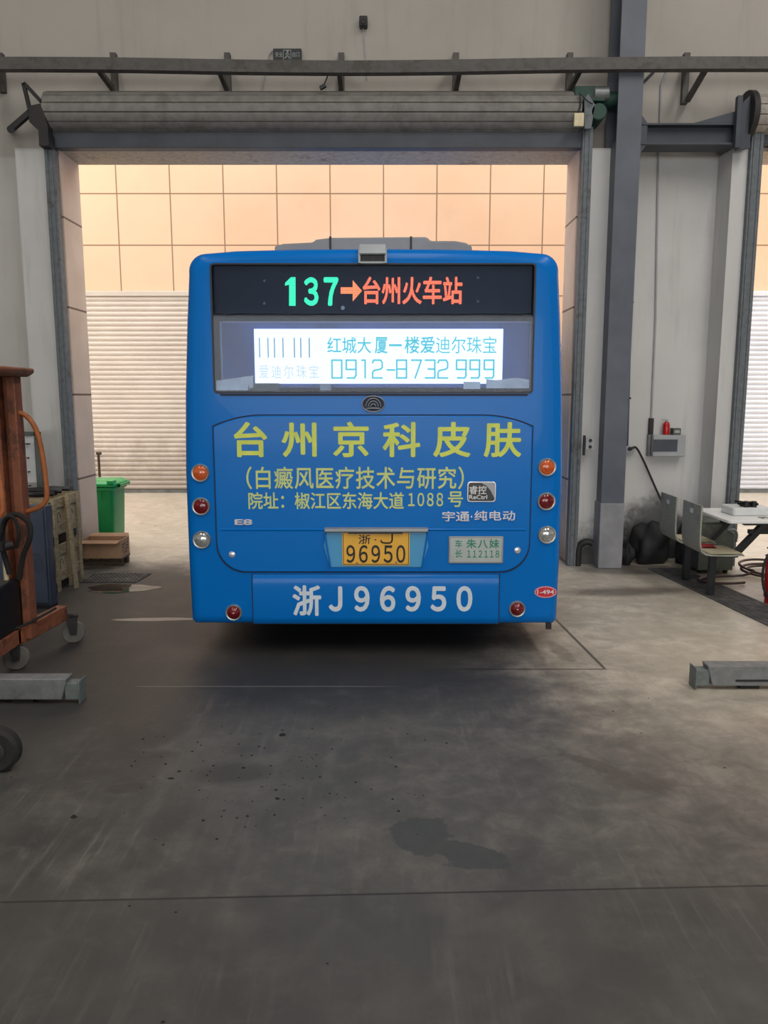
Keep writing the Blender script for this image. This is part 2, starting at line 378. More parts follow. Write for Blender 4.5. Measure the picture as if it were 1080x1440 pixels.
M['yellow_letter'] = mat('yellow_vinyl', (214, 226, 96), .5, 0, .04, 10)
M['yellow_letter2'] = mat('pale_yellow_vinyl', (206, 220, 132), .5, 0, .04, 10)
M['white_letter'] = mat('white_vinyl', (214, 226, 234), .5, 0, .03, 10)
M['plate'] = mat('plate_yellow', (240, 180, 52), .4, 0, .03, 12)
M['ink'] = mat('plate_black', (30, 26, 22), .5, 0, 0)
M['ink_green'] = mat('green_ink', (20, 132, 104), .5, 0, 0)
M['ink_white'] = mat('white_ink', (228, 228, 226), .5, 0, 0)
M['grey_plate'] = mat('name_plate_grey', (176, 184, 180), .4, .1, .03, 10)
M['red_sticker'] = mat('red_sticker', (200, 34, 58), .4, 0, .03, 10)
M['amber'] = mat('amber_lens', (206, 92, 40), .15, 0, .1, 60, coat=.6)
M['redlens'] = mat('red_lens', (112, 14, 22), .15, 0, .1, 60, coat=.6)
M['clearlens'] = mat('clear_lens', (190, 192, 190), .12, .6, .12, 60, coat=.6)
M['bezel'] = mat('lamp_bezel', (168, 166, 160), .3, .6, .05, 20)
M['glass'] = glass_mat('window_glass', (.82, .88, .97))
M['cabin'] = mat('cabin_lining', (34, 44, 74), .7, 0, .08, 5)
M['display'] = mat('display_black', (22, 24, 34), .4, 0, .05, 12)
M['board'] = mat('acrylic_board', (52, 84, 150), .4, 0, .25, 3)
M['board_edge'] = mat('acrylic_edge', (120, 136, 168), .3, 0, .05, 10)
M['led_green'] = led_mat('green_diodes', (.05, .95, .40), 2.6, .011, .35)
M['led_red'] = led_mat('red_diodes', (1.0, .16, .07), 2.8, .011, .4)
M['led_orange'] = led_mat('orange_diodes', (1.0, .25, .09), 2.6, .011, .4)
M['led_white'] = led_mat('white_backlight', (.88, .97, 1.0), 1.5)
M['led_cyan'] = led_mat('cyan_sign_ink', (.01, .60, .64), 1.0)
M['led_grey'] = led_mat('slate_sign_ink', (.16, .36, .40), 1.0)
M['led_pale'] = led_mat('pale_sign_ink', (.74, .80, .78), 1.0)
M['paper'] = mat('crumpled_plastic', (240, 240, 236), .5, 0, .06, 14)
M['orange'] = rust_mat('orange_paint', (180, 104, 56), (112, 66, 44), .6, 5)
M['orange_d'] = rust_mat('worn_orange_paint', (146, 88, 62), (92, 60, 46), .52, 5)
M['grey_metal'] = mat('grey_metal', (124, 126, 126), .4, .5, .1, 8)
M['cabinet'] = mat('slate_blue_paint', (60, 70, 88), .45, 0, .1, 4)
M['cabinet_ink'] = mat('faded_print', (56, 60, 78), .6, 0, 0)
M['wood'] = wood_mat('crate_wood', (192, 176, 142), (156, 138, 106)); M['wood_d'] = wood_mat('dark_wood', (92, 76, 58), (62, 52, 42))
M['ply'] = wood_mat('pale_ply', (212, 200, 166), (190, 176, 142))
M['card'] = mat('cardboard', (172, 138, 108), .85, 0, .08, 5)
M['green'] = mat('green_bin_plastic', (14, 140, 74), .35, 0, .05, 3)
M['green_l'] = mat('green_lid_plastic', (22, 160, 86), .3, 0, .05, 3)
M['lift'] = rust_mat('lift_grey_paint', (128, 130, 130), (96, 94, 90), .6, 4)
M['lift_g'] = rust_mat('lift_end_paint', (112, 120, 118), (84, 82, 78), .58, 6)
M['table'] = mat('white_laminate', (236, 236, 234), .3, 0, .02, 5)
M['seat'] = wood_mat('grey_bent_ply', (158, 158, 146), (146, 145, 132))
M['seat_top'] = wood_mat('beige_ply', (190, 182, 154), (176, 168, 140))
M['frame'] = mat('black_frame_paint', (38, 40, 44), .4, 0, .06, 8)
M['red'] = mat('extinguisher_red', (190, 26, 26), .3, 0, .05, 6, coat=.3)
M['redrag'] = mat('red_cloth', (150, 36, 40), .9, 0, .15, 20)
M['grate'] = grate_mat()
M['bag'] = mat('black_bin_liner', (28, 28, 30), .7, 0, .2, 9, bump=.5)
M['greenbox'] = rust_mat('grey_green_box', (92, 98, 90), (66, 66, 60), .56, 5)
M['whiteplastic'] = mat('white_plastic', (214, 216, 214), .4, 0, .04, 10)
M['boxgrey'] = mat('meter_box_grey', (168, 170, 172), .45, 0, .04, 8)
M['boxwin'] = mat('meter_box_window', (84, 88, 96), .2, 0, .05, 8)
M['sign'] = mat('exit_sign_black', (34, 38, 42), .35, 0, .05, 8)
M['sign_ink'] = mat('exit_sign_ink', (148, 156, 152), .4, 0, 0)
M['tagpaper'] = mat('tag_paper', (222, 208, 170), .7, 0, .06, 20)
M['motor'] = rust_mat('green_motor', (40, 78, 66), (40, 52, 48), .55, 9)
M['debris'] = mat('dry_dirt', (30, 28, 26), .9, 0, .3, 40)
M['hose'] = mat('hose_brown', (74, 52, 50), .5, 0, .1, 12)
M['caster'] = mat('grey_nylon', (112, 110, 104), .5, 0, .12, 16)
M['board_white'] = mat('notice_white', (196, 198, 198), .5, 0, .05, 6)
M['frame_green'] = mat('grey_green_frame', (86, 92, 88), .5, 0, .08, 8)
mw, ntw, bw = principled('shallow_water'); bw.inputs['Base Color'].default_value = lin((60, 58, 54)) + (1,); bw.inputs['Roughness'].default_value = .04; M['water'] = mw
M['pl'] = mat('plinth_render', (150, 150, 152), .8, 0, .1, 4)

# ------------------------------------------------------------------ lettering
def lettering(name, s, x0, x1, z0, z1, Y, m, parent, bold=0.0, depth=.0015, spacing=1.0):
    cu = bpy.data.curves.new('lettering', 'FONT'); cu.body = s; cu.size = 1; cu.extrude = .01; cu.space_character = spacing
    cu.resolution_u = 4
    ob = bpy.data.objects.new('lettering', cu); C.objects.link(ob); bpy.context.view_layer.update()
    me = bpy.data.meshes.new_from_object(ob.evaluated_get(bpy.context.evaluated_depsgraph_get()))
    bpy.data.objects.remove(ob); bpy.data.curves.remove(cu)
    vs = [v.co.copy() for v in me.vertices]
    ax0, ax1 = min(v.x for v in vs), max(v.x for v in vs); ay0, ay1 = min(v.y for v in vs), max(v.y for v in vs)
    b = MB(); fs = [tuple(p.vertices) for p in me.polygons]; bpy.data.meshes.remove(me); n_ = len(vs)
    sh_ = [(0, 0)] + ([(bold*math.cos(math.pi*k/4), bold*math.sin(math.pi*k/4)) for k in range(8)] if bold else [])
    ax0 -= bold; ax1 += bold; ay0 -= bold; ay1 += bold
    for i, (dx, dz) in enumerate(sh_):
        b.v += [Vector((x0 + (v.x+dx-ax0)/(ax1-ax0)*(x1-x0), Y - (v.z+.01)/.02*(depth + i*.00004), z0 + (v.y+dz-ay0)/(ay1-ay0)*(z1-z0))) for v in vs]
        b.f += [tuple(q + i*n_ for q in f) for f in fs]
    return b.build(name, m, parent, smooth=False)

# ================================================================== SETTING
WY = 8.2                                   # inner face of the door wall
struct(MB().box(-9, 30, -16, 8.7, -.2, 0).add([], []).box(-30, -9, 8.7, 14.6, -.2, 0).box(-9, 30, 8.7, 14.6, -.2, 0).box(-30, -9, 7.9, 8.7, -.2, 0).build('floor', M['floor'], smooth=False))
wl = MB()
wl.box(-9, -3.72, 8.5, 8.68, 0, 4.28).box(-3.72, -3.30, WY, 8.68, 0, 4.28)
wl.box(1.99, 2.29, WY, 8.68, 0, 4.28).box(2.29, 3.50, 8.5, 8.68, 0, 4.28).box(3.50, 3.745, 8.16, 8.68, 0, 4.28)
wl.box(9.0, 12, WY, 8.68, 0, 4.28)
wl.box(-9, 12, 8.5, 8.68, 4.28, 9.6).box(-3.30, 1.99, 8.26, 8.5, 4.283, 4.46).box(3.745, 9.0, 8.26, 8.5, 4.283, 4.46)
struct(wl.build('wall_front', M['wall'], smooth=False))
struct(MB().box(-9.2, -9, -16, 8.7, 0, 9.6).build('wall_left', M['wall'], smooth=False))
struct(MB().box(12, 12.2, -16, 8.7, 0, 9.6).build('wall_right', M['wall'], smooth=False))
struct(MB().box(-9.2, -6, -16.2, -16, 0, 9.6).box(7, 12.2, -16.2, -16, 0, 9.6).box(-6, 7, -16.2, -16, 4.5, 9.6).build('unseen_wall_back', M['wall'], smooth=False))  # unseen back wall, its opening made for the rear fill light
struct(MB().box(-9.2, 12.2, -16.2, 8.7, 9.6, 9.75).build('ceiling', M['ceil'], smooth=False))
struct(MB().box(-30, 30, 14.6, 14.9, 0, 8.6).build('wall_facade', M['panel'], smooth=False))
# tiled jambs of the two openings and the undersides of their lintels
struct(MB().box(-3.30, -3.275, WY + .02, 8.70, 0, 4.27).build('trim_1', M['reveal'], smooth=False))
struct(MB().box(1.965, 1.99, WY + .02, 8.70, 0, 4.27).build('trim_2', M['reveal'], smooth=False))
struct(MB().box(3.745, 3.77, WY + .02, 8.70, 0, 4.27).build('trim_3', M['reveal'], smooth=False))
struct(MB().box(-3.30, 1.99, 8.24, 8.70, 4.262, 4.282).build('trim_4', M['lintel'], smooth=False))
struct(MB().box(3.745, 9.0, 8.24, 8.70, 4.262, 4.282).build('trim_5', M['lintel'], smooth=False))

# rolled-up shutters of the bays
def drum(x0, x1, cy, cz, r, n=14):
    v = MB(); prof = []
    for k in range(n):
        for q in (0.06, .5, .94):
            t = 2*math.pi*(k+q)/n + .25; rr = r * (1.0 if q == .5 else .97)
            prof.append((cy + rr*math.cos(t), cz + rr*math.sin(t)))
        t = 2*math.pi*(k+1)/n + .25; prof.append((cy + r*.86*math.cos(t), cz + r*.86*math.sin(t)))
    return v.prism(prof, x0, x1, 'X')
d1 = struct(thing('door_1', None, None, (-.66, WY, 4.6)))
drum(-3.34, 1.93, 8.18, 4.60, .20).build('roller_drum', M['roll'], d1)
MB().box(-3.36, 1.99, 8.13, 8.24, 4.262, 4.44).build('header_beam', M['steel_d'], d1, bevel=.004)
def guide(x0, x1, z1=4.45):
    return MB().box(x0, x1, 8.10, 8.13, 0, z1).box(x0, x0+.025, 8.13, WY, 0, z1).box(x1-.025, x1, 8.13, WY, 0, z1).box(x0+.02, x0+.035, 8.09, 8.10, 0, z1).box(x1-.035, x1-.02, 8.09, 8.10, 0, z1)
guide(-3.385, -3.285).build('guide_rail', M['track'], d1); guide(1.975, 2.075).build('guide_rail', M['track'], d1)
a, b_ = at(36, 118, 8.05), at(56, 148, 8.05)
br = MB()
br.prism([tuple(at(x, y, 8.0).xz) for x, y in ((41, 150), (58, 146), (68, 178), (70, 206), (56, 206), (55, 184), (42, 172))], 7.98, 8.18)
br.bar(at(33, 117, 8.0), at(42, 155, 8.0), .035, .035).bar(at(34, 117, 8.0), at(58, 143, 8.0), .035, .035)
br.build('end_bracket', M['black_iron'], d1, bevel=.004)
ar = MB().bar(at(43, 158, 8.05), at(14, 183, 8.05), .05, .05); ar.cyl(at(15, 182, 8.0), at(15, 182, 8.45), .035)
ar.build('stay_arm', M['black_iron'], d1)
mo = MB().box(1.86, 2.16, 8.02, 8.32, 4.66, 4.80).cyl((2.10, 8.0, 4.56), (2.10, 8.3, 4.56), .08)
mo.cyl((2.16, 8.15, 4.72), (2.32, 8.15, 4.72), .07)
mo.build('motor', M['motor'], d1, bevel=.01)
MB().cyl((2.05, 8.06, 4.74), (2.2, 8.06, 4.74), .065).build('motor_cap', M['grey_metal'], d1, bevel=.008)
MB().prism([(1.965, 4.40), (2.03, 4.40), (2.06, 4.62), (1.99, 4.72), (1.95, 4.68)], 8.0, 8.03).build('bracket_plate', M['track'], d1, bevel=.003)
MB().tube(spline([(1.90, 7.98, 4.72), (1.91, 7.97, 4.62), (1.89, 7.97, 4.54)]), .008).tube(spline([(1.90, 7.98, 4.72), (1.98, 7.97, 4.64), (2.03, 7.98, 4.62)]), .006).build('chain', M['black_iron'], d1)
tg = MB().box(1.85, 1.945, 7.955, 7.985, 4.41, 4.53); tag(base(tg.build('paper_tag', M['tagpaper'], bevel=.003), 1.9, 7.97, 4.53), 'cream tag hanging from chain at right end of the shutter', 'tag')
d2 = struct(thing('door_2', None, None, (6.4, WY, 4.6)))
drum(3.66, 9.1, 8.15, 4.57, .19, 12).build('roller_drum', M['roll_w'], d2)
MB().lathe([(.235, -.03), (.235, .03)], (3.60, 8.12, 4.55), 'X', 24).build('end_disc', M['black_iron'], d2, bevel=.006)
MB().box(3.72, 9.0, 8.13, 8.24, 4.30, 4.40).build('header_beam', M['steel_d'], d2, bevel=.004)
MB().box(3.72, 9.0, 8.10, 8.13, 4.395, 4.41).build('bottom_bar', M['grey_metal'], d2)
guide(3.655, 3.775).build('guide_rail', M['track'], d2)
# closed shutters of the facade across the lane
def slats(x0, x1, z0, z1, Y, pitch=.088, dep=.03):
    prof = []; n = int((z1-z0)/pitch); pitch = (z1-z0)/n
    for i in range(n):
        for k in range(6):
            t = k/6; prof.append((Y - dep*math.sin(math.pi*t)**.7 , z0 + pitch*(i + t)))
    prof.append((Y, z1)); prof += [(Y + .02, z1), (Y + .02, z0)]
    return MB().prism(prof, x0, x1, 'X')
def facade_door(name, x0, x1, m):
    d = struct(thing(name, None, None, ((x0+x1)/2, 14.55, 0)))
    slats(x0, x1, .06, 3.63, 14.55).build('shutter_curtain', m, d, angle=60)
    MB().box(x0-.02, x1+.02, 14.50, 14.58, 3.63, 3.72).build('shutter_box', m, d, bevel=.01)
    MB().box(x0, x1, 14.51, 14.57, 0, .06).build('bottom_bar', M['grey_metal'], d)
    for x in (x0-.06, x1): MB().box(x, x+.06, 14.5, 14.6, 0, 3.5).build('guide_rail', m, d)
facade_door('door_3', -6.6, .4, M['shutter_l']); facade_door('door_4', 4.6, 11.2, M['shutter_r'])

# steelwork
t = thing('steel_column', 'tall blue grey steel column standing between the two open bays', 'column', (2.39, 8.2, 0))
MB().box(2.275, 2.515, 7.98, 8.0, 0, 9.6).box(2.385, 2.405, 8.0, 8.36, 0, 9.6).box(2.275, 2.515, 8.36, 8.38, 4.29, 9.6).build('web_and_flanges', M['steel'], t)
MB().box(2.285, 2.505, 7.998, 8.49, 0, 4.3).build('casing', M['steel'], t)
MB().box(2.268, 2.522, 7.97, 8.49, 0, .70).build('plinth', M['pl'], t, bevel=.01, label='pale rendered base coat')
t = thing('steel_beam', 'short blue grey beam from the column to the right bay', 'beam', (3.05, 8.14, 4.3))
MB().box(2.54, 3.56, 8.05, 8.30, 4.27, 4.287).box(2.54, 3.56, 8.05, 8.30, 4.453, 4.47).box(2.54, 3.56, 8.14, 8.16, 4.28, 4.46).build('flanges', M['steel_d'], t)
MB().prism([(2.515, 4.15), (2.60, 4.27), (2.60, 4.47), (2.515, 4.58)], 8.06, 8.26).build('end_plate', M['steel_d'], t, bevel=.003)
MB().prism([(3.05, 4.47), (3.46, 4.58), (3.46, 4.47)], 8.05, 8.25).build('stiffener', M['steel_d'], t, bevel=.003)
MB().prism([(3.46, 4.20), (3.60, 4.22), (3.58, 4.72), (3.50, 4.64), (3.46, 4.64)], 8.0, 8.03).box(3.44, 3.49, 7.98, 8.04, 4.22, 4.70).build('bracket_plate', M['steel_d'], t, bevel=.003)
RY = 7.95
t = thing('wall_rail', 'long dark steel rail on brackets high across the wall', 'rail', (0, RY, 5.0))
pts = [at(-700, 91, RY), at(-300, 91, RY), at(-60, 91, RY), at(60, 91, RY), at(180, 92, RY), at(320, 94.5, RY), at(480, 96, RY), at(620, 95, RY), at(760, 92.5, RY), at(900, 91, RY), at(1000, 90.5, RY), at(1140, 90.5, RY), at(1450, 90.5, RY), at(1800, 90.5, RY)]
rb = MB()
rs = spline(pts, 4); rq = [(-.035, -.0575), (-.05, -.0575), (-.05, -.035), (-.035, -.035), (-.035, .0575), (.035, .0575), (.035, -.0575)]; m_ = len(rq)
rb.add([p + Vector((0, y, z)) for p in rs for y, z in rq], [(i*m_+k, i*m_+(k+1) % m_, (i+1)*m_+(k+1) % m_, (i+1)*m_+k) for i in range(len(rs)-1) for k in range(m_)] + [tuple(range(m_)), tuple(range((len(rs)-1)*m_, len(rs)*m_))])
rb.build('tube', M['rail'], t)
for px in (-320, -160, 1, 160, 320, 480, 641, 801, 965, 1128, 1290, 1450):
    A = at(px, 76, 8.48); Bm = at(px, 131 if px < 900 else 147, 8.48)
    MB().box(A.x-.03, A.x+.03, 8.44, 8.5, Bm.z, A.z).bar((A.x, 8.44, A.z-.10), (A.x, RY, 4.97), .05, .05).bar((Bm.x, 8.45, Bm.z+.03), (Bm.x, RY-.01, 4.97), .045, .045, (1, 0, 0)).build('bracket', M['rail'], t)

# ================================================================== THE BUS
YB = 5.2; XC = -.068
def B(px, py, Y=YB): return at(px, py, Y)
bus = thing('city_bus', 'blue city bus seen from behind, standing in the open bay', 'bus', (XC, YB, 0))
def outline(inset=0, n=7):
    """cross-section of the body, looking along the bus"""
    half = [(1.285, .25), (1.292, .7), (1.292, 1.3), (1.275, 1.8), (1.245, 2.3), (1.222, 2.60)]
    r = .115; cx, cz = 1.212 - r + .01, 2.735 - r
    arc = [(cx + r*math.cos(math.radians(4 + 82*k/n)), cz + r*math.sin(math.radians(4 + 82*k/n))) for k in range(n + 1)]
    top = [(.9, 2.752), (.5, 2.762)]
    right = [(1.262, .222)] + half + arc + top
    P = [(XC + x, z) for x, z in right] + [(XC, 2.765)] + [(XC - x, z) for x, z in reversed(right)]
    if not inset: return P
    return [(XC + (x-XC)*(1 - inset/1.29), 1.49 + (z-1.49)*(1 - inset/1.27)) for x, z in P]
RR = .075
rings = []
for k in range(7):
    t_ = math.radians(90*k/6); rings.append((RR*(1-math.sin(t_)) + 0.0, YB + RR*(1-math.cos(t_))))
rings += [(0, 7.5), (0, 10.5), (0, 13.45)] + [(.08*(1-math.cos(math.radians(90*k/4))), 13.45 + .08*math.sin(math.radians(90*k/4))) for k in range(1, 5)]
WINpx = (296, 371, 748, 552)
wx0, wz1 = B(296, 371).x, B(296, 371).z; wx1, wz0 = B(748, 552).x, B(748, 552).z
hole = rrect(wx0, wx1, wz0, wz1, .02, 3)
bm = bmesh.new(); VV = []
for ins, y in rings: VV.append([bm.verts.new((x, y, z)) for x, z in outline(ins)])
n = len(VV[0])
for i in range(len(VV)-1):
    for k in range(n): bm.faces.new((VV[i][k], VV[i][(k+1) % n], VV[i+1][(k+1) % n], VV[i+1][k]))
bm.faces.new(VV[-1])
hv = [bm.verts.new((x, YB, z)) for x, z in hole]
ed = [bm.edges.get((VV[0][k], VV[0][(k+1) % n])) for k in range(n)] + [bm.edges.new((hv[k], hv[(k+1) % len(hv)])) for k in range(len(hv))]
bmesh.ops.triangle_fill(bm, edges=ed, use_beauty=True)
bm.faces.ensure_lookup_table()
for f_ in [f_ for f_ in bm.faces if all(v in hv for v in f_.verts)]: bm.faces.remove(f_)
hb = [bm.verts.new((x, YB + .03, z)) for x, z in hole]
for k in range(len(hv)): bm.faces.new((hv[k], hv[(k+1) % len(hv)], hb[(k+1) % len(hv)], hb[k]))
body = MB(); bm.verts.index_update(); body.v = [v.co.copy() for v in bm.verts]; body.f = [tuple(v.index for v in f_.verts) for f_ in bm.faces]; bm.free()
body.build('body', M['blue'], bus, angle=40)
# rear window: dark cabin behind, glass in front
cab = MB(); x0, x1, z0, z1, ya, yb = wx0, wx1, wz0, wz1, YB + .028, YB + .5
cab.add([(x0, ya, z0), (x1, ya, z0), (x1, ya, z1), (x0, ya, z1), (x0, yb, z0), (x1, yb, z0), (x1, yb, z1), (x0, yb, z1)], [(0, 1, 5, 4), (1, 2, 6, 5), (2, 3, 7, 6), (3, 0, 4, 7), (4, 5, 6, 7)])
cab.build('rear_cabin', M['cabin'], bus, smooth=False)
gl = MB().prism(hole, YB - .004, YB + .002).build('rear_window', M['glass'], bus, smooth=False)
fr = MB(); oo = rrect(wx0-.006, wx1+.006, wz0-.006, wz1+.004, .024, 3); ii = rrect(wx0+.006, wx1-.006, wz0+.006, wz1-.006, .016, 3)
nn = len(oo); vv = [(x, YB-.006, z) for x, z in oo] + [(x, YB-.006, z) for x, z in ii] + [(x, YB+.001, z) for x, z in oo] + [(x, YB+.001, z) for x, z in ii]
ff = []
for k in range(nn):
    j = (k+1) % nn; ff += [(k, j, nn+j, nn+k), (2*nn+k, 2*nn+j, j, k), (nn+k, nn+j, 3*nn+j, 3*nn+k)]
fr.add(vv, ff).build('window_seal', M['display'], bus)
# route display
dy = YB + .05
p0, p1 = at(297, 373, dy), at(747, 441, dy)
disp = MB().box(p0.x, p1.x, dy, dy + .06, p1.z, p0.z).build('route_display', M['display'], bus)
def LT(name, s, q, Y, m, parent, bold=0, spacing=1, depth=.0015):
    a, b = at(q[0], q[1], Y), at(q[2], q[3], Y)
    return lettering(name, s, a.x, b.x, b.z, a.z, Y, m, parent, bold, depth, spacing)
LT('route_number', '３', (427, 390, 448, 430), dy, M['led_green'], disp, .035, depth=.004)
LT('route_number', '７', (455, 390, 476, 430), dy, M['led_green'], disp, .035, depth=.004)
def poly_px(pp, Y, th=.003): return MB().prism([tuple(at(x, y, Y).xz) for x, y in pp][::-1], Y - th, Y)
poly_px([(401, 398), (409, 390), (415.5, 390), (415.5, 430), (406.5, 430), (406.5, 400), (401, 402)], dy, .004).build('route_number', M['led_green'], disp, smooth=False)
poly_px([(479, 404), (496, 404), (496, 394), (509, 409), (496, 424), (496, 413), (479, 413)], dy).build('route_arrow', M['led_orange'], disp, smooth=False)
LT('destination_lettering', '台州火车站', (510, 389, 650, 428), dy, M['led_red'], disp, .022, depth=.004)
bl = MB()
for x, y in ((372, 395), (372, 427), (672, 391), (672, 424)): c = at(x, y, dy); MB().lathe([(.011, 0), (.008, -.006)], c, 'Y', 12).build('screw', M['grey_metal'], disp)
c = at(482, 433, dy - .02); MB().lathe([(.014, 0), (.01, -.006)], c, 'Y', 16).build('highlight_disc', M['whiteplastic'], disp)  # white disc added to stand for a reflected highlight
# lit advertising panel behind a clear board
dy = YB + .09
a, b = at(309, 452, dy), at(745, 545, dy)
bd = MB().box(a.x, b.x, dy, dy + .012, b.z, a.z).build('sign_board', M['board'], bus)
MB().box(a.x, b.x, dy-.008, dy, a.z-.008, a.z).box(a.x, a.x+.012, dy-.008, dy, b.z, a.z).box(b.x-.012, b.x, dy-.008, dy, b.z, a.z).build('board_edge', M['board_edge'], bd)
ey = YB + .075
a, b = at(357, 462.5, ey), at(706, 539.5, ey)
ad = MB().box(a.x, b.x, ey, ey + .012, b.z, a.z).build('advertising_panel', M['led_white'], bus)
LT('sign_lettering', '红城大', (460, 474, 522, 497), ey, M['led_cyan'], ad, .008)
LT('sign_lettering', '厦', (527, 474, 545, 497), ey, M['led_cyan'], ad, .018)
LT('sign_lettering', '一', (547, 484, 565, 487), ey, M['led_cyan'], ad, .0)
LT('sign_lettering', '楼爱', (569, 473, 611, 497), ey, M['led_cyan'], ad, .014)
LT('sign_lettering', '迪尔珠宝', (613, 473, 698, 497), ey, M['led_cyan'], ad, .0)
# the telephone number in thin squared-off strokes
SEG = {'0': [(0, 0), (0, 1), (1, 1), (1, 0), (0, 0)], '9': [(1, .48), (0, .48), (0, 1), (1, 1), (1, .15), (.85, 0), (.1, 0)], '1': [(.35, 1), (.7, 1), (.7, 0)],
       '2': [(0, .85), (.1, 1), (.85, 1), (1, .85), (1, .6), (.85, .5), (.15, .42), (0, .3), (0, 0), (1, 0)], '-': [(.1, .45), (.9, .45)], '7': [(0, 1), (1, 1), (.35, 0)],
       '8': [(0, 0), (0, .5), (1, .5), (1, 1), (0, 1), (0, .5), (0, 0), (1, 0), (1, .5)], '3': [(0, 1), (1, 1), (.9, .5), (.3, .5), (.9, .5), (1, .4), (1, 0), (0, 0)]}
def digit(ch, px):
    m = MB(); P = [at(px + 13.5*u, 531.5 - 25*v, ey - .001) for u, v in SEG[ch]]
    for i, (p, q) in enumerate(zip(P, P[1:])):
        e = (q - p).normalized()*.004; m.bar(p - e + Vector((0, -i*.00005, 0)), q + e + Vector((0, -i*.00005, 0)), .0024, .011) if abs(e.z) < .0039 else m.box(p.x-.0055, p.x+.0055, ey-.0022-i*.00005, ey, min(p.z, q.z)-.004, max(p.z, q.z)+.004)
    m.build('sign_digit', M['led_cyan'], ad, smooth=False)
for ch, px in zip('0912-8732999', (467, 487, 504, 524, 543, 558, 579, 598, 616, 642, 661, 681)): digit(ch, px)
for x in (365, 377, 386, 398, 414, 423, 435):
    q, r_ = at(x - 1.1, 475, ey), at(x + 1.1, 503, ey); MB().box(q.x, r_.x, ey-.002, ey, r_.z, q.z).build('sign_stroke', M['led_grey'], ad, smooth=False)
LT('sign_lettering', '爱迪尔珠宝', (364, 513, 448, 532), ey, M['led_pale'], ad, .0, 1.35)
# things stuffed along the sill of the window (crumpled sheets fixed behind the glass)
def crumple(q, Y, rows=3, cols=12, amp=.012):
    r_ = random.Random(3); v = []; f = []
    for i in range(rows+1):
        for k in range(cols+1):
            tx = k/cols; ty = i/rows
            top = q[1] + (q[3]-q[1])*(.35*(1-tx) if q[4] else .12*math.sin(7*tx))
            y = top + (q[3]-top)*ty; p = at(q[0] + (q[2]-q[0])*tx, y, Y + r_.uniform(-amp, amp)); v.append(p)
    for i in range(rows):
        for k in range(cols): f.append((i*(cols+1)+k, i*(cols+1)+k+1, (i+1)*(cols+1)+k+1, (i+1)*(cols+1)+k))
    m = MB(); m.add(v, f); n0 = len(v); m.add([p + Vector((0, .008, 0)) for p in v], [t[::-1] for t in f]); return m
crumple((304, 528, 356, 549, 1), YB + .045).build('sill_sheet', M['paper'], bus, label='crumpled clear sheet at the left of the sill')
crumple((684, 533, 744, 546, 0), YB + .045, 2, 10, .006).build('sill_sheet', M['paper'], bus, label='white paper strip at the right of the sill')
a, b = at(652, 537, YB+.045), at(675, 547, YB+.045); MB().box(a.x, b.x, YB+.035, YB+.06, b.z, a.z).build('sill_card', M['paper'], bus)
a, b = at(349, 539, YB+.045), at(392, 549, YB+.045); MB().box(a.x, b.x, YB+.045, YB+.07, b.z, a.z).build('sill_box', M['greenbox'], bus)
a, b = at(450, 540, YB+.045), at(465, 549, YB+.045); MB().box(a.x, b.x, YB+.045, YB+.07, b.z, a.z).build('sill_clip', M['boxgrey'], bus)
# engine cover, bumper
def slab(px0, py0, px1, py1, r, ya, yb, grow=0):
    a, b = B(px0, py0), B(px1, py1); return MB().prism(rrect(a.x-grow, b.x+grow, b.z-grow, a.z+grow, r), ya, yb)
hx0, hx1 = B(303, 700).x, B(746, 700).x; hz0, hz1 = B(500, 804).z, B(500, 584).z
def hatch(grow):
    g_ = grow; pts = []
    for k in range(9): t_ = math.radians(180 + 90*k/8); pts.append((hx0-g_+.2+.2*math.cos(t_), hz0-g_+.2+.2*math.sin(t_)))
    for k in range(9): t_ = math.radians(270 + 90*k/8); pts.append((hx1+g_-.2+.2*math.cos(t_), hz0-g_+.2+.2*math.sin(t_)))
    for k in range(9):
        u = k/8; pts.append((hx1+g_ - .34*u, hz1+g_ - .075*(1-u)**2))
    for k in range(9):
        u = k/8; pts.append((hx0-g_ + .34*(1-u), hz1+g_ - .075*u**2))
    return pts
MB().prism(hatch(.006), YB - .004, YB + .004).build('cover_gap', M['blue_d'], bus, smooth=False)
cov = MB().prism(hatch(-.002), YB - .016, YB).build('engine_cover', M['blue'], bus, bevel=.008, seg=3)
zc = B(500, 744).z
MB().prism([(YB-.016, zc+.006), (YB-.021, zc), (YB-.0165, zc-.012)], hx0+.03, hx1-.03, 'X').build('crease', M['blue'], cov)
for x, y in ((327, 779), (727, 773)):
    MB().lathe([(.022, 0), (.022, -.004), (.012, -.008)], B(x, y) - Vector((0, .016, 0)), 'Y', 16).build('cover_lock', M['chrome'], cov)
cz0, cz1 = B(500, 877).z, B(500, 807).z
def bump(xa, xb, ya): return MB().prism(rrect(xa, xb, cz0, cz1, .01), ya, YB)
MB().prism(rrect(B(355, 840).x-.002, B(702, 840).x+.002, cz0-.002, cz1-.002, .005), YB-.004, YB+.01).build('bumper_gap', M['blue_d'], bus, smooth=False)
bu = MB(); xa, xb = B(356, 840).x+.002, B(701, 840).x-.002
prof = [(YB, cz0), (YB-.012, cz0+.006), (YB-.018, cz0+.05), (YB-.018, cz1-.08), (YB-.014, cz1-.03), (YB-.006, cz1-.006), (YB, cz1)]
bu.prism(prof, xa, xb, 'X').build('bumper', M['blue'], bus, angle=60)
MB().box(B(310, 555).x, B(742, 555).x, YB-.006, YB, B(500, 556.5).z, B(500, 554).z).build('sill_trim', M['blue_d'], bus)
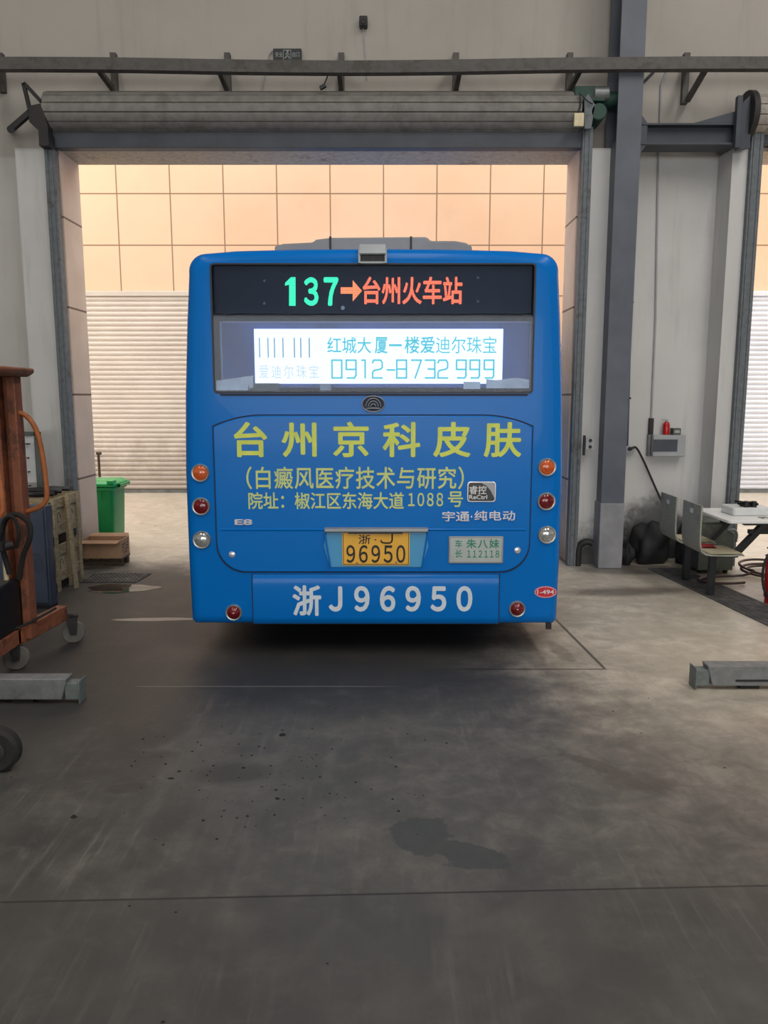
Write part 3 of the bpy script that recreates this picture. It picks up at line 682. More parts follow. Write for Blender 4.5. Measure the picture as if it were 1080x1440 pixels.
# lamps
def lamp(px, py, lens, name, r=.062, dome=.012):
    c = B(px, py); o = MB().lathe([(r, 0), (r, -.010), (r*.93, -.016), (r*.80, -.014), (r*.80, 0)], c, 'Y', 32).build(name, M['bezel'], bus)
    MB().lathe([(r*.82, -.008), (r*.80, -.012), (r*.6, -.012-dome*.6), (r*.3, -.012-dome*.9), (r*.05, -.012-dome)], c, 'Y', 32).build('lens', lens, o)
    MB().lathe([(r*.30, -.012-dome*.85), (r*.26, -.014-dome*1.1), (r*.1, -.014-dome*1.2)], c, 'Y', 16).build('lens_boss', lens, o)
for px, y0, y1, y2 in ((282, 665, 712, 759), (769, 657, 705, 752)):
    lamp(px, y0, M['amber'], 'indicator_lamp'); lamp(px + (1 if px < 500 else -1), y1, M['redlens'], 'brake_lamp'); lamp(px + (2 if px < 500 else 0), y2, M['clearlens'], 'reversing_lamp')
lamp(329, 861, M['redlens'], 'rear_reflector', .058, .03); lamp(727, 856, M['redlens'], 'rear_reflector', .058, .03)
# lettering on the paint
CV = YB - .0162
LT('cover_lettering', '台州京科皮肤', (328, 593, 733, 643), CV, M['yellow_letter'], cov, .022, 1.62)
LT('cover_lettering', '（白癜风医疗技术与研究）', (346, 656, 652, 688), CV, M['yellow_letter2'], cov, .012, 1.06)
LT('cover_lettering', '院址：椒江区东海大道', (349, 692, 568, 716), CV, M['yellow_letter2'], cov, .014)
LT('cover_lettering', '１０８８', (574, 693, 623, 712), CV, M['yellow_letter2'], cov, .016, .6)
LT('cover_lettering', '号', (630, 691, 651, 713), CV, M['yellow_letter2'], cov, .014)
LT('bumper_lettering', '浙', (411, 823, 452, 866), YB - .0185, M['white_letter'], bus, .026)
LT('bumper_lettering', 'Ｊ９６９５０', (462, 824, 664, 860), YB - .0185, M['white_letter'], bus, .034, .95)
# plate recess: hood, cheeks, plate
a, b = B(453, 743), B(603, 797)
rec = MB().prism([(a.x+.05, b.z), (b.x-.05, b.z), (b.x-.005, a.z-.12), (b.x-.02, a.z-.02), (a.x+.03, a.z-.02), (a.x+.01, a.z-.12)], YB-.022, YB-.014).build('plate_recess', M['blue_l'], bus, bevel=.004)
hz = a.z
MB().prism([(YB-.016, hz+.012), (YB-.05, hz+.004), (YB-.055, hz-.014), (YB-.045, hz-.022), (YB-.016, hz-.022)], a.x+.02, b.x-.01, 'X').build('hood', M['silver'], rec, bevel=.003)
MB().box(B(490, 745).x, B(566, 745).x, YB-.05, YB-.02, hz-.03, hz-.018).build('plate_lamp', M['black'], rec)
for xs, sg in ((a.x+.012, 1), (b.x-.004, -1)):
    MB().prism([(xs, hz-.02), (xs+sg*.012, hz-.02), (xs+sg*.05, b.z), (xs+sg*.040, b.z)], YB-.04, YB-.016).build('cheek', M['blue'], rec, bevel=.003)
PY = YB - .03
pa, pb = at(481, 747.5, PY), at(576, 795, PY)
lp = MB().prism(rrect(pa.x, pb.x, pb.z, pa.z, .012), PY, PY+.008).build('licence_plate', M['plate'], bus)
bo = MB(); i_ = .006; tt = .004
for xx0, xx1, zz0, zz1 in ((pa.x+i_, pb.x-i_, pa.z-i_-tt, pa.z-i_), (pa.x+i_, pb.x-i_, pb.z+i_, pb.z+i_+tt), (pa.x+i_, pa.x+i_+tt, pb.z+i_, pa.z-i_), (pb.x-i_-tt, pb.x-i_, pb.z+i_, pa.z-i_)): bo.box(xx0, xx1, PY-.001, PY, zz0, zz1)
bo.build('plate_border', M['ink'], lp, smooth=False)
LT('plate_lettering', '浙', (504, 752, 521, 765), PY, M['ink'], lp, .012); MB().tube([at(x, y, PY - .001) for x, y in ((551.5, 751), (551.5, 759), (550.5, 762), (548, 763.5), (541, 763.5), (537, 762.5), (535.5, 759.5))], .0055, 8).build('plate_stroke', M['ink'], lp)
LT('plate_lettering', '９６９５０', (487, 766.5, 570, 791.5), PY, M['ink'], lp, .016, .57)
for x, y in ((500, 750), (555, 749), (502, 792), (557, 791)): MB().lathe([(.008, 0), (.006, -.005)], at(x, y, PY), 'Y', 10).build('plate_screw', M['grey_metal'], lp)
c = at(528, 759, PY); MB().lathe([(.005, 0), (.005, -.002)], c, 'Y', 10).build('plate_dot', M['ink'], lp)
# driver's name plate
a, b = at(631, 754, CV), at(707, 792, CV)
npl = MB().prism(rrect(a.x, b.x, b.z, a.z, .008), CV-.008, CV).build('name_plate', M['silver'], bus, bevel=.003)
MB().prism(rrect(a.x+.012, b.x-.012, b.z+.012, a.z-.012, .006), CV-.010, CV-.008).build('name_card', M['grey_plate'], npl)
NP = CV - .0102
LT('name_lettering', '车', (640, 759, 650, 770), NP, M['ink_green'], npl, .006); LT('name_lettering', '长', (640, 773, 650, 784), NP, M['ink_green'], npl, .006)
LT('name_lettering', '朱八妹', (656, 758, 702, 771), NP, M['ink_green'], npl, .014, 1.2); LT('name_lettering', '１１２１１８', (657, 774, 702, 784), NP, M['ink_green'], npl, .012, .7)
# badges
a, b = at(657, 677, CV), at(697, 706, CV)
bg = MB().prism(rrect(a.x, b.x, b.z, a.z, .022), CV-.006, CV).build('square_badge', M['chrome'], bus, bevel=.003)
MB().prism(rrect(a.x+.008, b.x-.008, b.z+.008, a.z-.008, .018), CV-.0075, CV-.006).build('badge_face', M['sign'], bg)
poly_px([(676, 678.5), (692, 678.5), (695.5, 682), (695.5, 701), (690, 690), (684, 683)], CV-.0075, .0012).build('badge_swoosh', M['silver'], bg, smooth=False)
LT('badge_lettering', '睿控', (660, 683, 684, 695), CV-.0088, M['ink_white'], bg, .006); LT('badge_lettering', 'ReCtrl', (660, 696, 685, 702), CV-.0088, M['ink_white'], bg, .012)
LT('chrome_lettering', '宇通', (622, 719, 660, 733), CV, M['chrome'], cov, .012, 1, .006)
LT('chrome_lettering', '·', (662, 725, 664, 728), CV, M['chrome'], cov, .01, 1, .006)
LT('chrome_lettering', '纯电动', (667, 718, 724, 732), CV, M['chrome'], cov, .012, 1.05, .006)
LT('chrome_lettering', 'E8', (330, 730, 355, 738), CV, M['chrome'], cov, .03, 1, .006)
c = B(525, 568)
em = MB()
for rx, rz, r_ in ((.075, .052, .0035), ):
    em.tube([c + Vector((rx*math.cos(2*math.pi*k/36), -.008, rz*math.sin(2*math.pi*k/36))) for k in range(36)], r_, 8, True)
for q in (1, .66, .34):
    em.tube([c + Vector((.05*q*math.cos(math.pi*k/14), -.008, -.018 + .056*q*math.sin(math.pi*k/14))) for k in range(15)], .003, 8)
em.tube([c + Vector((x, -.008, -.028 - abs(x)*.05)) for x in (-.045, 0, .045)], .004, 8)
emb = MB().prism([(c.x + .073*math.cos(2*math.pi*k/32), c.z + .05*math.sin(2*math.pi*k/32)) for k in range(32)], YB-.006, YB).build('oval_emblem', M['blue_d'], bus)
em.build('emblem_arcs', M['silver'], emb)
a, b = B(752, 823), B(787, 842); cx_, cz_ = (a.x+b.x)/2 - .012, (a.z+b.z)/2
st = MB().prism([(cx_ + .078*math.cos(2*math.pi*k/32), cz_ + .042*math.sin(2*math.pi*k/32)) for k in range(32)], YB-.003, YB).build('fleet_sticker', M['red_sticker'], bus)
MB().tube([(cx_ + .073*math.cos(2*math.pi*k/32), YB-.003, cz_ + .037*math.sin(2*math.pi*k/32)) for k in range(32)], .0016, 6, True).build('sticker_rim', M['ink_white'], st)
lettering('sticker_lettering', '1-494', cx_-.058, cx_+.058, cz_-.014, cz_+.016, YB-.003, M['ink_white'], st, .01)
# reversing camera on the roof edge, air-conditioning pod
a, b = at(504, 347, YB), at(544, 371.5, YB)
cm = MB(); xa, xb, za, zb = a.x, b.x, b.z, a.z
prof = [(xa, za), (xb, za), (xb-.012, za+.07), (xb-.02, zb), (xa+.02, zb), (xa+.012, za+.07)]
cm.prism([(YB+.16, zb+.012), (YB-.02, zb+.012), (YB-.055, zb-.05), (YB-.05, za+.052), (YB-.04, za+.05), (YB+.02, za+.05), (YB+.02, zb-.06)], xa+.008, xb-.008, 'X')
cm.prism([(YB+.01, za), (YB-.035, za), (YB-.035, za+.012), (YB+.01, za+.012)], xa, xb, 'X').box(xa, xa+.014, YB-.045, YB+.02, za, zb-.02).box(xb-.014, xb, YB-.045, YB+.02, za, zb-.02)
cmo = cm.build('camera_housing', M['silver'], bus, bevel=.006)
MB().box(xa+.014, xb-.014, YB-.015, YB+.0, za+.012, za+.055).cyl(((xa+xb)/2, YB-.03, za+.03), ((xa+xb)/2, YB-.01, za+.03), .016).build('camera_lens', M['black'], cmo)
RU = 5.62
ru = [(386, 346), (398, 342.5), (440, 340.5), (444, 336.5), (466, 334), (577, 333), (600, 333), (606, 338.5), (640, 338.5), (655, 341), (664, 346)]
rp = [(at(x, y, RU).x, at(x, y, RU).z) for x, y in ru]
MB().prism(rp + [(rp[-1][0], 2.70), (rp[0][0], 2.70)], RU, 8.6).build('roof_unit', M['roofgrey'], bus, bevel=.012)
for px in (464.5, 578): q = at(px, 337, RU); MB().box(q.x-.007, q.x+.007, RU-.008, 8.6, 2.72, at(px, 333.5, RU).z+.004).build('roof_unit_rib', M['black'], bus)
# running gear
for wx in (-1.1, 1.1):
    for wy in (7.6, 12.0):
        tw = MB().lathe([(.30, -.13), (.44, -.14), (.475, -.11), (.475, .11), (.44, .14), (.30, .13)], (XC + wx*.99, wy, .475), 'X', 32).build('wheel', M['rubber'], bus)
        MB().lathe([(.30, -.10), (.22, -.12), (.1, -.135), (.1, .135), (.22, .12), (.30, .10)], (XC + wx*.99, wy, .475), 'X', 24).build('rim', M['grey_metal'], tw)
MB().box(XC-1.15, XC+1.15, 5.35, 13.3, .26, .34).box(XC-.5, XC+.5, 5.6, 7.2, .2, .3).cyl((XC-.9, 7.6, .47), (XC+.9, 7.6, .47), .09).build('underside', M['black'], bus)
a = B(774, 873); MB().box(a.x-.018, a.x+.018, YB+.04, YB+.07, .18, .24).build('towing_lug', M['black'], bus)
for sx in (-1, 1):
    for k in range(5):
        y0_ = 5.9 + k*1.45
        MB().prism([(XC + sx*1.27, 1.5), (XC + sx*1.297, 1.5), (XC + sx*1.245, 2.45), (XC + sx*1.215, 2.45)], y0_, y0_+1.35).build('side_window', M['display'], bus)

# ================================================================== LEFT SIDE
# straddle stacker: forks point left, operator's side to the right
SX = -.065
st = thing('pallet_stacker', 'worn orange pallet stacker with tall mast and loop handles', 'stacker', (-2.6, 4.75, 0))
WM[st.name] = Matrix.Translation((-2.6 - SX, 4.75, 0))
def mast(Y):
    x0, x1 = -2.425, -2.285
    return MB().box(x0, x0+.03, Y-.05, Y+.05, .2, 1.93).box(x1-.055, x1, Y-.05, Y+.05, .2, 1.93).box(x0+.03, x1-.05, Y+.02, Y+.04, .2, 1.93)
mast(5.0).build('mast_rail', M['orange_d'], st, bevel=.006); mast(4.3).build('mast_rail', M['orange_d'], st, bevel=.006)
MB().prism([(-2.47, 1.93), (-2.26, 1.93), (-2.215, 1.955), (-2.215, 1.985), (-2.47, 1.985)], 4.22, 5.1).build('mast_head', M['orange_d'], st, bevel=.012)
def loop(Y, dx=0):
    P = [(-2.29, Y, 1.70), (-2.245, Y, 1.68), (-2.195, Y, 1.61), (-2.165, Y, 1.49), (-2.15, Y, 1.33), (-2.145, Y, 1.18), (-2.155, Y, 1.13), (-2.20, Y, 1.085), (-2.30, Y, 1.05)]
    return MB().tube([Vector(p) + Vector((dx, 0, 0)) for p in spline(P, 6)], .0165, 12)
loop(5.0).build('handle', M['orange'], st); loop(4.45, -.02).build('handle', M['orange'], st)
MB().box(-3.3, -2.33, 4.86, 4.94, .19, .29).build('straddle_leg', M['orange'], st, bevel=.006)
MB().bar((-2.37, 4.93, .23), (-2.29, 5.46, .24), .08, .11).build('base_beam', M['orange_d'], st, bevel=.006)
MB().box(-3.3, -2.33, 4.22, 4.30, .19, .29).box(-2.42, -2.33, 4.3, 4.9, .19, .29).build('straddle_leg', M['orange_d'], st, bevel=.006)
def caster(x, y, r, ang, parent, off=0):
    m = Matrix.Translation((x, y, r)) @ Matrix.Rotation(ang, 4, 'Z')
    wv = MB().lathe([(r*.62, -.018), (r*.93, -.022), (r, -.012), (r, .012), (r*.93, .022), (r*.62, .018)], (0, 0, 0), 'X', 28)
    hb_ = MB().lathe([(r*.2, -.03), (r*.2, -.02), (r*.6, -.012), (r*.62, -.012), (r*.62, .012), (r*.6, .012), (r*.2, .02), (r*.2, .03)], (0, 0, 0), 'X', 20)
    fk = MB().prism([(-.022, -.015), (.022, -.015), (.05 + off, r + .03), (.01 + off, r + .05), (-.035, r + .04)], -.036, -.026, 'X').prism([(-.022, -.015), (.022, -.015), (.05 + off, r + .03), (.01 + off, r + .05), (-.035, r + .04)], .026, .036, 'X').box(-.036, .036, -.04, .06 + off, r + .03, r + .05)
    for q in (wv, hb_, fk): q.v = [m @ p for p in q.v]
    f_ = fk.build('caster_fork', M['black_iron'], parent); w_ = wv.build('caster_wheel', M['caster'], parent); hb_.build('caster_hub', M['grey_metal'], w_)
    return f_
caster(-2.235, 5.50, .082, math.radians(112), st); caster(-2.39, 4.93, .085, math.radians(112), st); caster(-2.39, 4.26, .085, math.radians(80), st)
MB().bar((-2.29, 5.46, .22), (-2.235, 5.50, .20), .06, .04).build('caster_arm', M['black_iron'], st)
MB().box(-2.50, -2.34, 4.6, 4.95, .29, .62).build('pump_unit', M['black'], st, bevel=.015)
MB().cyl((-2.40, 4.9, .6), (-2.40, 4.9, .86), .016).build('lift_rod', M['ply'], st)
MB().cyl((-2.44, 4.82, .84), (-2.33, 4.88, .86), .03).box(-2.55, -2.36, 4.8, 4.86, .83, .88).build('carriage_bar', M['black_iron'], st)
hs = MB().tube(spline([(-2.38, 4.9, .66), (-2.40, 4.88, .86), (-2.36, 4.86, 1.02), (-2.28, 4.85, 1.06), (-2.21, 4.86, 1.0), (-2.215, 4.87, .9), (-2.28, 4.9, .78), (-2.33, 4.92, .62)]), .017)
hs.tube(spline([(-2.40, 4.84, .9), (-2.35, 4.83, 1.03), (-2.29, 4.83, 1.04), (-2.27, 4.84, .94), (-2.3, 4.86, .84)]), .012)
hs.build('hydraulic_hose', M['rubber'], st)
MB().tube(spline([(-2.50, 4.80, .50), (-2.43, 4.82, .36), (-2.40, 4.83, .30), (-2.32, 4.88, .31), (-2.24, 5.06, .34), (-2.20, 5.15, .36)]), .009).build('drive_cable', M['rubber'], st)

cb = thing('steel_cabinet', 'shallow slate blue steel cabinet behind the orange stacker', 'cabinet', (-3.15, 6.65, 0))
MB().box(-3.42, -2.855, 6.42, 6.54, .02, .89).build('cabinet_body', M['cabinet'], cb, bevel=.008)
MB().box(-3.40, -2.875, 6.405, 6.42, .05, .86).build('door', M['cabinet'], cb, bevel=.004)
pr = MB()
for k in range(4): pr.box(-3.10 + k*.055, -3.065 + k*.055, 6.403, 6.405, .34, .44)
pr.box(-3.10, -2.92, 6.403, 6.405, .47, .485)
pr.build('faded_print', M['cabinet_ink'], cb)
MB().box(-3.42, -2.855, 6.41, 6.54, 0, .03).build('plinth', M['black'], cb)

# two slatted crates
def crate(z0, label):
    t = thing('wooden_crate', label, 'crate', (-3.33, 7.25, z0), group='pale slatted crates beside the left jamb')
    x1, x0, ya, yb, h = -3.05, -3.62, 6.95, 7.55, .44
    for k, z in enumerate((z0 + .09, z0 + h - .10)): MB().box(x1, x1+.018, ya, yb, z, z + .095).build('side_board', M['wood'], t, bevel=.003)
    for y in (ya, (ya+yb)/2 - .035, yb-.06): MB().box(x1+.018, x1+.034, y, y+.06, z0 + .0, z0 + h).build('batten', M['wood'], t, bevel=.003)
    MB().box(x1-.012, x1, ya, yb, z0 + .11, z0 + h - .03).build('side_panel', M['ply'], t)
    mk_ = MB()
    for y in (ya+.17, ya+.45): mk_.tube([(x1+.001, y + .035*math.cos(a_*math.pi/6), z0 + .24 + .05*math.sin(a_*math.pi/6)) for a_ in range(9)], .004, 6)
    mk_.build('stencil_mark', M['wood_d'], t)
    MB().box(x0, x1, ya, ya+.02, z0+.1, z0+h).box(x0, x1, yb-.02, yb, z0+.1, z0+h).box(x0, x0+.02, ya, yb, z0+.1, z0+h).box(x0, x1, ya, yb, z0+.09, z0+.11).build('box_boards', M['wood'], t)
    for x in (x0+.02, x1-.09): MB().box(x, x+.07, ya, yb, z0, z0 + .09).build('bearer', M['wood_d'], t)
    return t
crate(0, 'pale slatted wooden crate on the floor, lower of the stack')
crate(.44, 'pale slatted wooden crate resting on another, upper of the stack')
sh = MB(); r_ = random.Random(5)
for k in range(5): sh.tube(spline([(-3.68 + .15*q + r_.uniform(-.02, .02), 7.0 + .1*k + r_.uniform(-.04, .04), .905 + r_.uniform(0, .03)) for q in range(5)], 4), .024, 8)
tag(base(sh.build('strapping_bundle', M['black']), -3.3, 7.2, .88), 'loose black strapping lying on top of the upper crate', 'strap')
tag(base(MB().bar((-2.92, 7.12, .0), (-3.0, 7.22, .90), .03, .05).build('wooden_lath', M['wood'], bevel=.003), -2.92, 7.12, 0), 'thin upright wooden lath leaning at the crates', 'plank')

# notice stand behind the stacker
nb = thing('notice_stand', 'grey green framed notice stand behind the orange mast', 'stand', (-3.5, 7.7, 0))
a, b = at(0, 607, 7.7), at(55, 607, 7.7)
xR = b.x; xL = xR - .75
MB().box(xR-.05, xR, 7.68, 7.74, 0, a.z).build('post', M['frame_green'], nb, bevel=.004); MB().box(xL, xL+.05, 7.68, 7.74, 0, a.z).build('post', M['frame_green'], nb, bevel=.004)
MB().box(xL, xR, 7.68, 7.74, a.z-.04, a.z).box(xL, xR, 7.68, 7.74, .78, .82).build('cross_bar', M['frame_green'], nb, bevel=.004)
MB().box(xL+.05, xR-.05, 7.70, 7.715, .95, a.z-.04).build('notice_panel', M['board_white'], nb)
MB().box(xL, xL+.3, 7.665, 7.69, 1.28, 1.38).build('blue_shelf', M['cabinet'], nb)
hk = MB()
for k in range(4): hk.bar((xR-.12, 7.66, a.z-.12-.14*k), (xR-.12, 7.70, a.z-.12-.14*k), .012, .012)
hk.bar((xR-.14, 7.66, a.z-.12), (xR-.08, 7.66, a.z-.12), .012, .012)
hk.build('hook', M['black_iron'], nb)
MB().box(xL-.05, xR+.05, 7.62, 7.8, 0, .04).build('foot', M['frame_green'], nb)

# green wheelie bin in the lane
bn = thing('wheelie_bin', 'green plastic wheeled bin outside the left jamb', 'bin', (-3.39, 9.15, 0))
WM[bn.name] = Matrix.Translation((-3.17, 9.15, 0))
def taper(x0, x1, y0, y1, z0, z1, k):
    cx, cy = (x0+x1)/2, (y0+y1)/2
    lo = [(cx + (x-cx)*k, cy + (y-cy)*k, z0) for x, y in rrect(x0, x1, y0, y1, .05)]; hi = [(x, y, z1) for x, y in rrect(x0, x1, y0, y1, .05)]
    n = len(lo); return MB().add(lo + hi, [tuple(range(n))[::-1], tuple(range(n, 2*n))] + [(i, (i+1) % n, (i+1) % n + n, i+n) for i in range(n)])
taper(-3.42, -2.955, 8.93, 9.40, .06, .76, .88).build('bin_body', M['green'], bn)
MB().prism(rrect(-3.44, -2.935, 8.905, 9.42, .05), .715, .755, 'Z').build('rim', M['green'], bn, bevel=.008)
lid = MB(); ring = []
L0 = [(x, y, .765) for x, y in rrect(-3.45, -2.925, 8.89, 9.43, .05)]; L1 = [(x, y, .795) for x, y in rrect(-3.45, -2.925, 8.89, 9.43, .05)]; L2 = [(-3.19 + (x+3.19)*.82, 9.16 + (y-9.16)*.82, .83) for x, y, z in L0]
n = len(L0)
lid.add(L0 + L1 + L2, [tuple(range(n))[::-1]] + [(i+q*n, (i+1) % n+q*n, (i+1) % n+(q+1)*n, i+(q+1)*n) for q in (0, 1) for i in range(n)] + [tuple(range(2*n, 3*n))])
lid.box(-3.0, -2.93, 8.87, 9.0, .80, .84).build('lid', M['green_l'], bn, bevel=.006)
MB().cyl((-2.90, 9.0, .77), (-2.90, 9.35, .77), .018).box(-2.95, -2.89, 9.0, 9.03, .75, .79).box(-2.95, -2.89, 9.32, 9.35, .75, .79).build('handle', M['green'], bn)
for y in (8.99, 9.34): MB().lathe([(.05, -.02), (.09, -.025), (.09, .025), (.05, .02)], (-3.08, y, .09), 'Y', 20).build('wheel', M['rubber'], bn)
rb_ = MB()
for k in range(5): x = -3.38 + k*.095; rb_.box(x, x+.012, 8.915, 8.93, .60, .72)
rb_.build('rib', M['green'], bn)
tag(base(MB().cyl((-4.16, 11.2, 0), (-4.16, 11.2, 1.0), .018).lathe([(.1, 0), (.1, .02)], (-4.16, 11.2, 0), 'Z').cyl((-4.19, 11.2, .99), (-4.12, 11.2, .99), .02).build('marker_post', M['wood_d']), -4.16, 11.2, 0), 'thin brown post in front of the cream shutter, left of bus', 'post')

# cardboard tray on a pallet in the doorway
pl = thing('small_pallet', 'small dark wooden pallet under the cardboard box', 'pallet', (-3.02, 8.2, 0))
for y in (8.10, 8.27): MB().box(-3.26, -2.81, y, y+.05, .0, .07).build('bearer', M['wood_d'], pl, bevel=.003)
for k in range(4): x = -3.26 + k*.116; MB().box(x, x+.10, 8.08, 8.36, .07, .09).build('deck_board', M['wood_d'], pl, bevel=.003)
bx = thing('cardboard_box', 'open cardboard box on a small pallet in front of the green bin', 'box', (-3.03, 8.21, .09))
MB().box(-3.26, -2.815, 8.075, 8.085, .09, .285).box(-3.26, -2.815, 8.345, 8.355, .09, .285).box(-3.26, -3.25, 8.085, 8.345, .09, .285).box(-2.825, -2.815, 8.085, 8.345, .09, .285).box(-3.25, -2.825, 8.085, 8.345, .09, .1).build('box_walls', M['card'], bx)
fp = MB(); fq = MB()
fp.add([(-3.26, 8.075, .285), (-2.815, 8.075, .285), (-2.84, 8.02, .262), (-3.24, 8.02, .262)], [(0, 1, 2, 3)]); fq.add([(-3.26, 8.355, .285), (-2.815, 8.355, .285), (-2.84, 8.42, .31), (-3.24, 8.42, .31)], [(0, 1, 2, 3)])
for q in (fp, fq): fo = q.build('flap', M['card'], bx, smooth=False); sm = fo.modifiers.new('thickness', 'SOLIDIFY'); sm.thickness = .006
mk = MB()
for i in range(5):
    for k in range(4):
        if (i*3+k*5) % 4: mk.box(-2.8149, -2.8135, 8.12 + i*.04, 8.142 + i*.04, .13 + k*.03, .148 + k*.03)
mk.build('printed_marks', M['wood_d'], bx)

# lift cross-beams, one on each side
def lift_beam(xi, sgn, Y, label, grp):
    t = thing('lift_beam', label, 'beam', (xi + sgn*.8, Y + .05, 0), group=grp)
    x0, x1 = xi + sgn*.075, xi + sgn*1.9
    MB().prism([(x0 + sgn*.035, .025), (x1, .025), (x1, .155), (x0, .155)], Y, Y + .10).build('beam_body', M['lift'], t, bevel=.006)
    xs2 = sorted((xi, xi + sgn*.10))
    MB().box(xs2[0] + .004, xs2[1] - .004, Y + .012, Y + .09, .02, .125).build('end_lug', M['lift_g'], t, bevel=.006)
    MB().box(xs2[0] + (0 if sgn > 0 else .09), xs2[1] - (.09 if sgn > 0 else 0), Y - .005, Y + .10, 0, .14).build('end_plate', M['lift_g'], t, bevel=.004)
    for k in range(2): x = xi + sgn*(.35 + 1.2*k); MB().box(x-.06, x+.06, Y + .02, Y + .09, 0, .025).build('foot', M['rubber'], t)
    return t
t = lift_beam(-1.80, -1, 4.34, 'grey steel lift beam on the floor at the left', 'grey lift beams on the floor')
lb = t
t = lift_beam(1.93, 1, 4.56, 'grey steel lift beam on the floor at the right', 'grey lift beams on the floor')
MB().box(2.18, 2.40, 4.556, 4.56, .055, .068).build('shade_strip', M['frame'], t)  # dark strip painting the shade low on the beam face
# wheel of a trolley at the left edge
tr = thing('floor_trolley', 'low trolley with a dark wheel at the left frame edge', 'trolley', (-2.1, 3.5, 0))
MB().lathe([(.05, -.03), (.095, -.035), (.112, -.02), (.112, .02), (.095, .035), (.05, .03)], (-1.875, 3.52, .112), 'Y', 32).build('wheel', M['rubber'], tr)
MB().lathe([(.02, -.045), (.05, -.036), (.05, .036), (.02, .045)], (-1.875, 3.52, .112), 'Y', 20).build('hub', M['black_iron'], tr)
MB().bar((-1.875, 3.58, .112), (-2.35, 3.58, .13), .05, .03).box(-2.6, -2.1, 3.3, 3.9, .13, .17).build('deck', M['black_iron'], tr)
MB().lathe([(.05, -.03), (.112, -.02), (.112, .02), (.05, .03)], (-2.5, 3.62, .112), 'Y', 24).build('wheel', M['rubber'], tr)

# gratings and puddle
def grating(name, quad, label, rows, cols):
    A, Bq, Cq, D = [Vector(p + (0,)) for p in quad]; g_ = MB()
    def P(u, v): return A*(1-u)*(1-v) + Bq*u*(1-v) + Cq*u*v + D*(1-u)*v
    for i in range(rows + 1): g_.bar(P(0, i/rows) + Vector((0, 0, .006)), P(1, i/rows) + Vector((0, 0, .006)), .012, .012)
    for k in range(cols + 1): g_.bar(P(k/cols, 0) + Vector((0, 0, .005)), P(k/cols, 1) + Vector((0, 0, .005)), .014, .010)
    t = thing(name, label, 'grating', tuple((A + Cq)/2))
    g_.build('bars', M['grate'], t, smooth=False)
    MB().add([A + Vector((0, 0, .002)), Bq + Vector((0, 0, .002)), Cq + Vector((0, 0, .002)), D + Vector((0, 0, .002))], [(0, 1, 2, 3)]).build('channel', M['black'], t, smooth=False)
grating('floor_grating', [(-2.98, 7.36), (-2.44, 7.36), (-2.40, 7.72), (-2.98, 7.72)], 'short floor grating in front of the cardboard box', 6, 14)
grating('drain_grating', [(3.13, 5.3), (3.50, 5.3), (3.16, 7.95), (2.80, 7.95)], 'long drain grating running under the canteen table', 80, 5)
pu = MB(); pts = []
for k in range(28):
    t_ = 2*math.pi*k/28; w_ = 1 + .12*math.sin(3*t_+1) + .07*math.sin(7*t_); pts.append((-2.50 + .33*math.cos(t_)*w_, 7.12 + .17*math.sin(t_)*w_))
tag(base(pu.prism(pts, .0, .003, 'Z').build('puddle', M['water'], smooth=False), -2.5, 7.12, 0), 'shallow water puddle on the floor beside the crates', 'puddle')

# ================================================================== RIGHT SIDE
# small wall fittings
def cable(name, pts, r, label, m='black_iron', cat='cable'):
    P = spline(pts, 6); o = MB().tube(P, r, 8).build(name, M[m]); return tag(base(o, *P[0]), label, cat)
WR = 8.49
def on(px, py, Y=WR): return tuple(at(px, py, Y))
cd1 = thing('wall_conduit', 'dark conduit running down the wall beside the column', 'conduit', on(890, 400))
MB().tube([at(921, 99, WR-.01), at(897, 123, WR-.01), at(896, 165, WR-.01), at(894, 216, WR-.01), at(886, 480, WR-.01), at(882, 628, WR-.01)], .013, 8).build('pipe', M['steel_d'], cd1)
for y in (235, 300, 425, 560): MB().cbox(at(894 - (y-216)*.028, y, WR-.015), .04, .03, .02).build('clip', M['black_iron'], cd1)
cd2 = thing('wall_conduit', 'pale conduit running down the wall to the meter box', 'conduit', on(922, 400))
MB().tube([at(938, 99, WR-.005), at(930, 120, WR-.005), at(928, 175, WR-.005), at(926, 215, WR-.005), at(922, 450, WR-.005), at(916, 590, WR-.005)], .011, 8).build('pipe', M['boxgrey'], cd2)
MB().box(on(912, 592)[0], on(918, 592)[0], WR-.04, WR+.01, on(912, 612)[2], on(912, 588)[2]).build('fitting', M['black_iron'], cd2, bevel=.005)
a, b = at(877, 627, WR), at(890, 637, WR)
sk = thing('socket_box', 'grey cable socket on the wall at the end of the conduit', 'socket', tuple((a+b)/2))
MB().box(a.x, b.x, WR-.05, WR+.01, b.z, a.z).build('case', M['boxgrey'], sk, bevel=.006)
MB().lathe([(.022, 0), (.022, -.03)], (a.x+.05, WR-.05, a.z-.03), 'Y', 16).build('plug', M['black'], sk)
cable('power_cable', [at(889, 630, WR-.07), at(895, 630, WR-.07), at(905, 648, WR-.06), at(920, 682, WR-.06), at(934, 714, WR-.06), at(943, 742, WR-.05)], .012, 'thick black cable sloping down the right wall from a socket')
a, b = at(914, 611, WR), at(957, 641, WR)
mb = thing('meter_box', 'grey wall box with dark window right of the column', 'meter box', ((a.x+b.x)/2, WR-.05, b.z))
MB().box(a.x, b.x, WR-.12, WR+.01, b.z, a.z).build('case', M['boxgrey'], mb, bevel=.008)
c1, c2 = at(919, 618, WR-.12), at(952, 635, WR-.12); MB().box(c1.x, c2.x, WR-.125, WR-.119, c2.z, c1.z).build('window', M['boxwin'], mb)
MB().box(a.x-.03, a.x-.005, WR-.05, WR+.01, b.z, a.z).build('side_duct', M['grey_metal'], mb, bevel=.004)
c = at(937, 610, WR-.07); zt = a.z + .002
